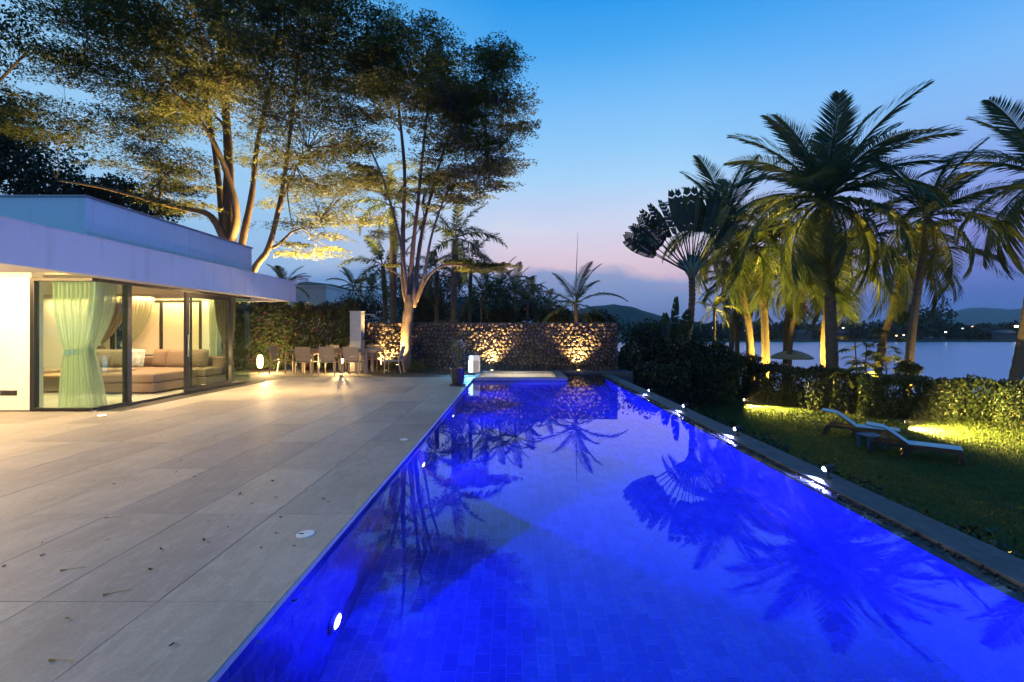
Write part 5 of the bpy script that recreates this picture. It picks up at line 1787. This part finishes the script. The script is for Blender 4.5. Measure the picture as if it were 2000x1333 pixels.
# paddle-leaved clump (bird of paradise) left of it
for (px, Y, hs, lb) in ((1312, 18.6, ((-.25, 2.2, .9), (.05, 2.7, 1.2), (.3, 2.3, 1.0), (.55, 1.6, .9)), 'upright paddle-leaved plant left of the slim dark trunk'),
                        (1296, 19.5, ((-.2, 2.4, .55), (.1, 1.7, .6)), 'smaller paddle-leaved plant with a drooping tip at the hedge end')):
    b_ = gp(px, Y); b_.z = -.2
    t = thing('paddle_plant', b_, lb, 'plant', 'paddle-leaved plants by the shrubs')
    for k, (ln_, h_, L_) in enumerate(hs):
        me = paddle('paddle_leaf', h_ * .45, L_ * 1.3, .42, 6, .3, 70 + k, M['paddle'])
        o = link('paddle_leaf', me, None, t)
        xax = Vector((ln_ * .6, random.uniform(-.2, .2), 1)).normalized()
        yax = Vector((0, 1, 0)).cross(xax).normalized()
        yax = (yax + Vector((0, random.uniform(-.8, .8), 0))).normalized()
        zax = xax.cross(yax).normalized(); yax = zax.cross(xax)
        o.location = (ln_ * .2, 0, .2)
        o.rotation_euler = Matrix((xax, yax, zax)).transposed().to_euler()

# fan palm clump (lady palm) on thin stems
b_ = gp(1700, 18.8)
t = thing('fan_palm_clump', b_, 'clump of thin-stemmed fan palms between two palm trunks, partly lit yellow', 'palm')
m = MB()
fan = MB()
fan_v, fan_f = [], []
for k in range(13):
    a_ = R(-110 + 220 * k / 12)
    d_ = Vector((math.cos(a_), math.sin(a_), -.12 - .25 * abs(math.sin(a_))))
    s_ = Vector((-math.sin(a_), math.cos(a_), 0))
    fan.raw([d_ * .05, d_ * .3 + s_ * .05, d_ * .62, d_ * .3 - s_ * .05], [(0, 1, 2, 3)])
fan.tube([(-.5, 0, -.10), (-.2, 0, 0), (0, 0, 0)], [.010, .009, .008], 5)
fme = fan.mesh('fan_leaf', M['frond_lite'])
for k in range(7):
    dx_, dy_ = random.uniform(-.65, .5), random.uniform(-.5, .5)
    h_ = random.uniform(1.2, 3.2)
    ln_ = random.uniform(-.12, .12)
    top = b_ + Vector((dx_ + ln_ * h_, dy_, h_))
    m.tube([b_ + Vector((dx_, dy_, 0)), (b_ + Vector((dx_, dy_, 0))).lerp(top, .5), top], [.028, .024, .02], 7)
    for q in range(9):
        o = link('fan_leaf', fme, None, t)
        az = q * 2.4 + k
        zz = h_ - q * .17
        s_ = random.uniform(.55, .85)
        o.location = Vector((dx_ + ln_ * zz + .45 * math.cos(az), dy_ + .45 * math.sin(az), zz + .1))
        o.rotation_euler = (random.uniform(-.3, .3), random.uniform(-.25, .55), az)
        o.scale = (s_, s_, s_)
m.build('stem', M['fibre'], t)


# ---------------------------------------------------------------- shrubs, hedges, dark trees
def blob_points(c, r, n, g_, shell=.55):
    d = g_.normal(0, 1, (n, 3)); d /= np.linalg.norm(d, axis=1, keepdims=True)
    rr = shell + (1 - shell) * g_.uniform(0, 1, n) ** .6
    wob = 1 + .16 * np.sin(d[:, 0] * 5 + c[0]) * np.sin(d[:, 1] * 4 + c[1] * 2) + .13 * np.sin(d[:, 2] * 7 + c[0] * 3)
    return np.array(c)[None] + d * (rr * wob)[:, None] * np.array(r)[None]


def shrub(name, label, group, c, r, n, mat, leaf=(.12, .06), seed=0, cat='shrub', stems=4):
    g_ = np.random.default_rng(seed)
    c = Vector(c)
    t = thing(name, (c.x, c.y, c.z - r[2]), label, cat, group)
    m = MB()
    for k in range(stems):
        a_ = 6.28 * k / stems + g_.uniform(-.3, .3)
        m.tube(bez(Vector((c.x + .08 * math.cos(a_), c.y + .08 * math.sin(a_), c.z - r[2])), Vector((c.x + r[0] * .2 * math.cos(a_), c.y + r[1] * .2 * math.sin(a_), c.z)), Vector((c.x + r[0] * .7 * math.cos(a_), c.y + r[1] * .7 * math.sin(a_), c.z + r[2] * .5)), 5),
               np.linspace(.03, .008, 6).tolist(), 5)
    m.build('stem', M['fibre'], t)
    nb_ = 7
    pts = [blob_points(c, r, int(n * .5), g_, .35)]
    for k in range(nb_):
        d = g_.normal(0, 1, 3); d /= np.linalg.norm(d); d[2] = abs(d[2]) * .8
        pts.append(blob_points(np.array(c) + d * np.array(r) * .62, np.array(r) * .48, int(n * .5 / nb_), g_, .5))
    leaf_obj('foliage', np.concatenate(pts), leaf[0], leaf[1], mat, t, seed=seed)
    return t


def hedge(name, label, group, path, h, wd, n, mat, leaf, seed, z0=None, stems=True, cat='hedge'):
    g_ = np.random.default_rng(seed)
    pp = np.array(path, float)
    seg = np.linalg.norm(pp[1:] - pp[:-1], axis=1)
    cum = np.concatenate([[0], np.cumsum(seg)])
    s = g_.uniform(0, cum[-1], n)
    i = np.clip(np.searchsorted(cum, s) - 1, 0, len(seg) - 1)
    f_ = (s - cum[i]) / seg[i]
    xy = pp[i] + (pp[i + 1] - pp[i]) * f_[:, None]
    d = (pp[i + 1] - pp[i]) / seg[i][:, None]
    nr = np.stack([-d[:, 1], d[:, 0]], 1)
    # points over a rounded box section, denser at the skin
    a_ = g_.uniform(0, 2 * np.pi, n)
    rr = g_.uniform(.35, 1, n) ** .5
    ca, sa = np.cos(a_), np.sin(a_)
    sq = np.maximum(np.abs(ca), np.abs(sa)) ** .75
    hh = h(s / cum[-1]) if callable(h) else np.full(n, h)
    bump = 1 + .10 * np.sin(s * 3.1 + seed) + .08 * np.sin(s * 7.3) + .06 * np.sin(s * 13.7 + a_ * 2)
    off = ca / sq * rr * wd * .5 * bump
    zz = hh * (.5 + .5 * (sa / sq) * rr * bump)
    zb = np.array([lawn_z(x, y) for x, y in xy]) if z0 is None else np.full(n, z0)
    pts = np.stack([xy[:, 0] + nr[:, 0] * off, xy[:, 1] + nr[:, 1] * off, zb + np.maximum(zz, .05)], 1)
    cx = pp.mean(0)
    t = thing(name, (cx[0], cx[1], float(zb.mean())), label, cat, group)
    leaf_obj('foliage', pts, leaf[0], leaf[1], mat, t, seed=seed)
    if stems:
        m = MB()
        ns = int(cum[-1] / .7)
        for k in range(ns + 1):
            s_ = (k + g_.uniform(.2, .8)) / (ns + 1) * cum[-1]
            j = int(np.clip(np.searchsorted(cum, s_) - 1, 0, len(seg) - 1))
            q_ = pp[j] + (pp[j + 1] - pp[j]) * ((s_ - cum[j]) / seg[j])
            z_ = (lawn_z(*q_) if z0 is None else z0) - .05
            q_ = q_ + g_.uniform(-.12, .12, 2)
            hk = float(np.mean(hh)) * .8
            m.tube([(q_[0], q_[1], z_), (q_[0] + .05, q_[1], z_ + hk * .5), (q_[0] + g_.uniform(-.15, .15), q_[1] + .1, z_ + hk)], [.028, .02, .01], 6)
        m.build('stem', M['fibre'], t)
    return t


hedge('clipped_hedge', 'leafy hedge lit yellow-green by the lawn spotlight, its thin trunks showing', 'hedges round the lawn', [(12.6, 17.35), (13.6, 16.9), (16.2, 16.3), (19.2, 15.6)], lambda u: 1.55 - .25 * u, 1.0, 17000, M['leaf_hedge'], (.15, .075), 3)
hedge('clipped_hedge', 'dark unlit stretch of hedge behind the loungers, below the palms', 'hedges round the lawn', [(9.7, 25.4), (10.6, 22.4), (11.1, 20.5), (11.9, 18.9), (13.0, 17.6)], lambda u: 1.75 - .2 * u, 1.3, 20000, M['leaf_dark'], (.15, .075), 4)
hedge('bougainvillea_hedge', 'tall dark bougainvillea hedge with a few pink bracts behind the dining table', None, [(-12.5, 17.75), (-9.9, 17.75), (-8, 17.72), (-6.15, 17.75)], lambda u: 2.45 + .12 * np.sin(u * 14), .95, 36000, M['bougain'], (.13, .075), 5, z0=0.0)
hedge('low_border', 'low dark border planting along the foot of the pool ledge', None, [(4.3, 2.0), (4.3, 9.0), (4.2, 16.0)], 1.05, 1.3, 14000, M['leaf_border'], (.10, .05), 6, stems=False, cat='border plants')['kind'] = 'stuff'
for k, (px, py, Y, r, n, lb) in enumerate(((1262, 705, 19.3, (1.15, 1.1, 1.9), 6500, 'large black-green shrub beside the right end of the stone wall'),
                                           (1330, 715, 19.0, (1.2, 1.1, 1.7), 6500, 'large dark shrub below the paddle-leaved plant'),
                                           (1398, 728, 20.0, (1.1, 1.0, 1.35), 5000, 'dark shrub under the low yellow palm'),
                                           (1228, 738, 18.0, (.7, .7, 1.3), 3500, 'dark shrub hugging the concrete end block'),
                                           (1290, 755, 17.0, (1.2, .9, .95), 4000, 'low dark shrub between the last ledge light and the hedge'),
                                           (1360, 752, 18.6, (1.3, .9, 1.0), 4000, 'low dark shrub left of the lawn spotlight'))):
    c = P(px, py, Y)
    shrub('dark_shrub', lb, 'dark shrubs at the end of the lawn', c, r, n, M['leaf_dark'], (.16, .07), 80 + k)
c = P(1773, 722, 17.4)
shrub('clipped_bush', 'round dark clipped bush at the foot of the lakeside palm', None, c, (.42, .42, .38), 2600, M['leaf_dark'], (.07, .04), 90, 'bush')
c = P(1985, 826, 15.3)
shrub('bright_shrub', 'small bright green shrub at the right end of the lit hedge', None, c, (.55, .5, .5), 1800, M['frond_lite'], (.13, .05), 91)
c = P(1990, 800, 15.0)
shrub('dark_shrub', 'dark mass of leaves at the foot of the palm cut by the right edge', 'dark shrubs at the end of the lawn', c, (.55, .6, .95), 3200, M['leaf_dark'], (.13, .06), 92)
c = P(1455, 704, 21.2)
shrub('croton_shrub', 'lit reddish-yellow shrub beside the glowing palm trunk', None, c, (.75, .5, .35), 1800, leafmat('croton_leaf', [(.10, .035, .02), (.14, .09, .02), (.06, .06, .015)], .3), (.12, .05), 93)
for k, (px, py, Y, r, n, lb) in enumerate(((700, 618, 24, (1.7, 1.0, 1.2), 3000, 'dark bush between the neighbour house and the thick palm trunk'), (830, 615, 25, (1.6, 1.0, 1.5), 3500, 'dark rounded bush right behind the forked tree'),
                                           (945, 628, 26, (1.7, 1.0, 1.1), 3000, 'dark bush in front of the hipped roof house'), (1040, 622, 25, (1.8, 1.0, 1.2), 3500, 'dark bush left of the young coconut palm'),
                                           (1085, 630, 23, (1.1, .8, .9), 2500, 'dark bush directly under the young coconut palm'), (1170, 634, 22, (1.0, .8, .75), 2200, 'dark bush above the right end of the stone wall'),
                                           (985, 632, 22, (1.0, .8, .9), 2200, 'dark bush under the areca palms'),
                                           (800, 590, 30, (2.0, 1.4, 2.0), 3500, 'tall dark bush far behind the forked tree trunk'), (868, 585, 31, (1.9, 1.4, 2.1), 3500, 'tall dark bush between the ringed palm trunks'),
                                           (1000, 592, 30, (2.4, 1.4, 1.9), 4000, 'tall dark bush behind the areca palm clump'), (960, 598, 29, (1.7, 1.3, 1.7), 3000, 'tall dark bush right of the hipped roof house'))):
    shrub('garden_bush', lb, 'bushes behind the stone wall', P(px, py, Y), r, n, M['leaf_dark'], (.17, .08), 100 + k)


def dense_tree(name, label, group, base, blobs, n, mat, leaf, seed, trunk_r=.3):
    g_ = np.random.default_rng(seed)
    base = Vector(base)
    t = thing(name, base, label, 'tree', group)
    cz = Vector(blobs[0][0])
    m = MB()
    for c, r in blobs:
        c = Vector(c)
        m.tube(bez(base, base.lerp(c, .45) + Vector((0, 0, .6)), c, 8), np.linspace(trunk_r, .04, 9).tolist(), 7)
    m.build('trunk', M['bark2'], t, smooth=True)
    tot = sum(r[0] * r[2] for c, r in blobs)
    pts = [blob_points(c, r, int(n * r[0] * r[2] / tot), g_, .25) for c, r in blobs]
    leaf_obj('crown', np.concatenate(pts), leaf[0], leaf[1], mat, t, seed=seed)
    return t


def pb(px, py, Y, rx, ry, rz): return (P(px, py, Y), (rx, ry, rz))


dense_tree('background_tree', 'dark dense tree at the left edge behind the flat roof', 'dark trees behind the villa', (-33, 24, 0), [pb(30, 320, 24, 3.0, 2.5, 1.9), pb(-60, 260, 24, 3, 2.5, 2.4), pb(110, 375, 24, 2.3, 2, 1.2), pb(10, 210, 24, 1.6, 1.6, .7)], 11000, M['leaf_dark'], (.26, .12), 120)
dense_tree('background_tree', 'dark low tree showing over the villa roof below the spreading boughs', 'dark trees behind the villa', (-20.3, 25, 0), [pb(235, 378, 25, 1.6, 1.6, .9), pb(175, 395, 25, 1.8, 1.6, .9), pb(310, 408, 25, 1.3, 1.3, .6)], 5000, M['leaf_dark'], (.24, .11), 121)
dense_tree('background_tree', 'thin-leaved bough hanging in at the top left corner', 'dark trees behind the villa', (-32, 19.5, 0), [pb(12, 40, 19.5, 1.2, 1.2, .5), pb(-60, 90, 19.5, 2, 1.5, 1.3), pb(60, 95, 19.5, .6, .8, .35)], 2600, M['leaf_dark'], (.2, .09), 122, .2)

# far shore wood
g = np.random.default_rng(77)
pts = []
for k in range(250):
    px = g.uniform(1330, 2350)
    Y = g.uniform(168, 215)
    big = 1.0 + (1.1 if 1750 < px < 1850 else 0) * g.uniform(.5, 1.3)
    top = 4.5 * g.uniform(.55, 1.2) * big
    X = (px - HX) / F * Y
    r = (g.uniform(3, 5.5), 3, top * .62)
    pts.append(blob_points((X, Y, -2.0 + top * .75), r, 150, g, .5))
for k in range(60):
    px = g.uniform(-400, 1330); Y = g.uniform(170, 240)
    pts.append(blob_points(((px - HX) / F * Y, Y, 1), (5, 3, 4), 130, g, .5))
pts = np.concatenate(pts)
tag(leaf_obj('far_woods', pts, 1.5, .9, M['far_leaf'], seed=5), kind='stuff')
M['dim_wall'] = pbr('dim_wall', (.10, .10, .11), .8, .1, 2)
# lights and small houses on the far shore
for k, (px, py, e, c, lb) in enumerate(((1647, 641, 10, (1, .85, .6), 'warm lamp on the far shore right of the ringed palm trunk'), (1751, 656, 14, (1, .55, .2), 'orange lamp on the far shore, left of the straight palm'),
                                        (1765, 655, 8, (1, .8, .5), 'pale lamp on the far shore close to the straight palm'), (1847, 649, 12, (.9, .95, 1), 'white lamp low on the far shore in open view'),
                                        (1880, 642, 4, (.8, .9, 1), 'faint bluish lamp on the far shore'), (1899, 638, 5, (1, .45, .35), 'faint red lamp on the far shore'),
                                        (1985, 638, 26, (.95, 1, .9), 'brightest white lamp on the far shore near the right edge'), (1430, 646, 8, (1, .9, .7), 'pale lamp on the far shore behind the pale thin palm'),
                                        (1455, 646, 8, (.9, .95, 1), 'bluish lamp on the far shore beside the glowing trunk'), (1393, 641, 8, (1, .85, .6), 'warm lamp on the far shore behind the small dark palm'))):
    Y = 164.5
    q_ = P(px, py, Y)
    t = thing('shore_lamp', (q_.x, Y, -2.2), lb, 'lamp', 'lamps on the far shore')
    m = MB(); m.tube([(q_.x, Y, -2.2), (q_.x, Y, q_.z - .2)], [.08, .05], 6); m.build('pole', M['black'], t)
    r_ = .55 if e > 20 else .32
    m = MB(); m.lathe([(.001, -r_ * .6), (r_ * .8, -r_ * .4), (r_, 0), (r_ * .8, r_ * .4), (.001, r_ * .6)], q_, 10, False); m.build('lens', emit('far_lamp', c, e * .45), t)
for k, (px, w_, lb) in enumerate(((1572, 5, 'low pale house on the far shore beyond the parasol'), (1640, 5, 'low house on the far shore behind the ringed palm trunk'), (1965, 7, 'low house with lit red eave on the far shore near the right edge'))):
    q_ = P(px, 652, 166)
    t = thing('shore_house', (q_.x, 166, -2), lb, 'house', 'houses on the far shore')
    m = MB(); m.box(q_.x - w_ / 2, q_.x + w_ / 2, 166, 167.6, -2.2, .6); m.build('wall', M['dim_wall'], t)
    m = MB(); m.raw([(q_.x - w_ / 2 - .5, 165.4, .55), (q_.x + w_ / 2 + .5, 165.4, .55), (q_.x + w_ / 2 + .5, 168, .55), (q_.x - w_ / 2 - .5, 168, .55), (q_.x - w_ / 2 + 1, 166.7, 1.7), (q_.x + w_ / 2 - 1, 166.7, 1.7)], [(0, 1, 5, 4), (1, 2, 5), (2, 3, 4, 5), (3, 0, 4), (0, 3, 2, 1)]); m.build('roof', M['wood_dark'], t)

# lawn blades
g = np.random.default_rng(9)
n = 150000
Yb = 5 + 17 * g.uniform(0, 1, n) ** 1.25
lo = 4.9
Xb = g.uniform(lo, 17.5, n)
ok = (Xb / Yb < 1.15) & ~((Xb > 11.4) & (Yb > 17.2))
Xb, Yb = Xb[ok], Yb[ok]
zb = np.array([lawn_z(x, y) for x, y in zip(Xb, Yb)])
az = g.uniform(0, 6.28, len(Xb))
h_ = g.uniform(.025, .055, len(Xb))
wd_ = .004 + Yb * .0006
v = np.empty((len(Xb), 3, 3))
dxn, dyn = np.cos(az), np.sin(az)
v[:, 0] = np.stack([Xb - dxn * wd_, Yb - dyn * wd_, zb - .005], 1)
v[:, 1] = np.stack([Xb + dxn * wd_, Yb + dyn * wd_, zb - .005], 1)
v[:, 2] = np.stack([Xb + g.normal(0, .02, len(Xb)), Yb + g.normal(0, .02, len(Xb)), zb + h_], 1)
tag(link('grass', np_mesh('grass', v.reshape(-1, 3), np.arange(len(Xb) * 3).reshape(-1, 3), M['grass']), None), kind='stuff')

# ---------------------------------------------------------------- evening haze over lake and hills
m, n_ = newmat('haze_air')
vol = n_.n('ShaderNodeVolumePrincipled', ins={'Color': (.86, .93, 1, 1), 'Density': .0002, 'Anisotropy': 0.0})
n_.n('ShaderNodeOutputMaterial', ins={'Volume': vol.outputs[0]})
hz = MB()
hz.box(-2700, 2700, -310, 3700, -5.6, 135)
tag(hz.build('haze', m), kind='stuff')
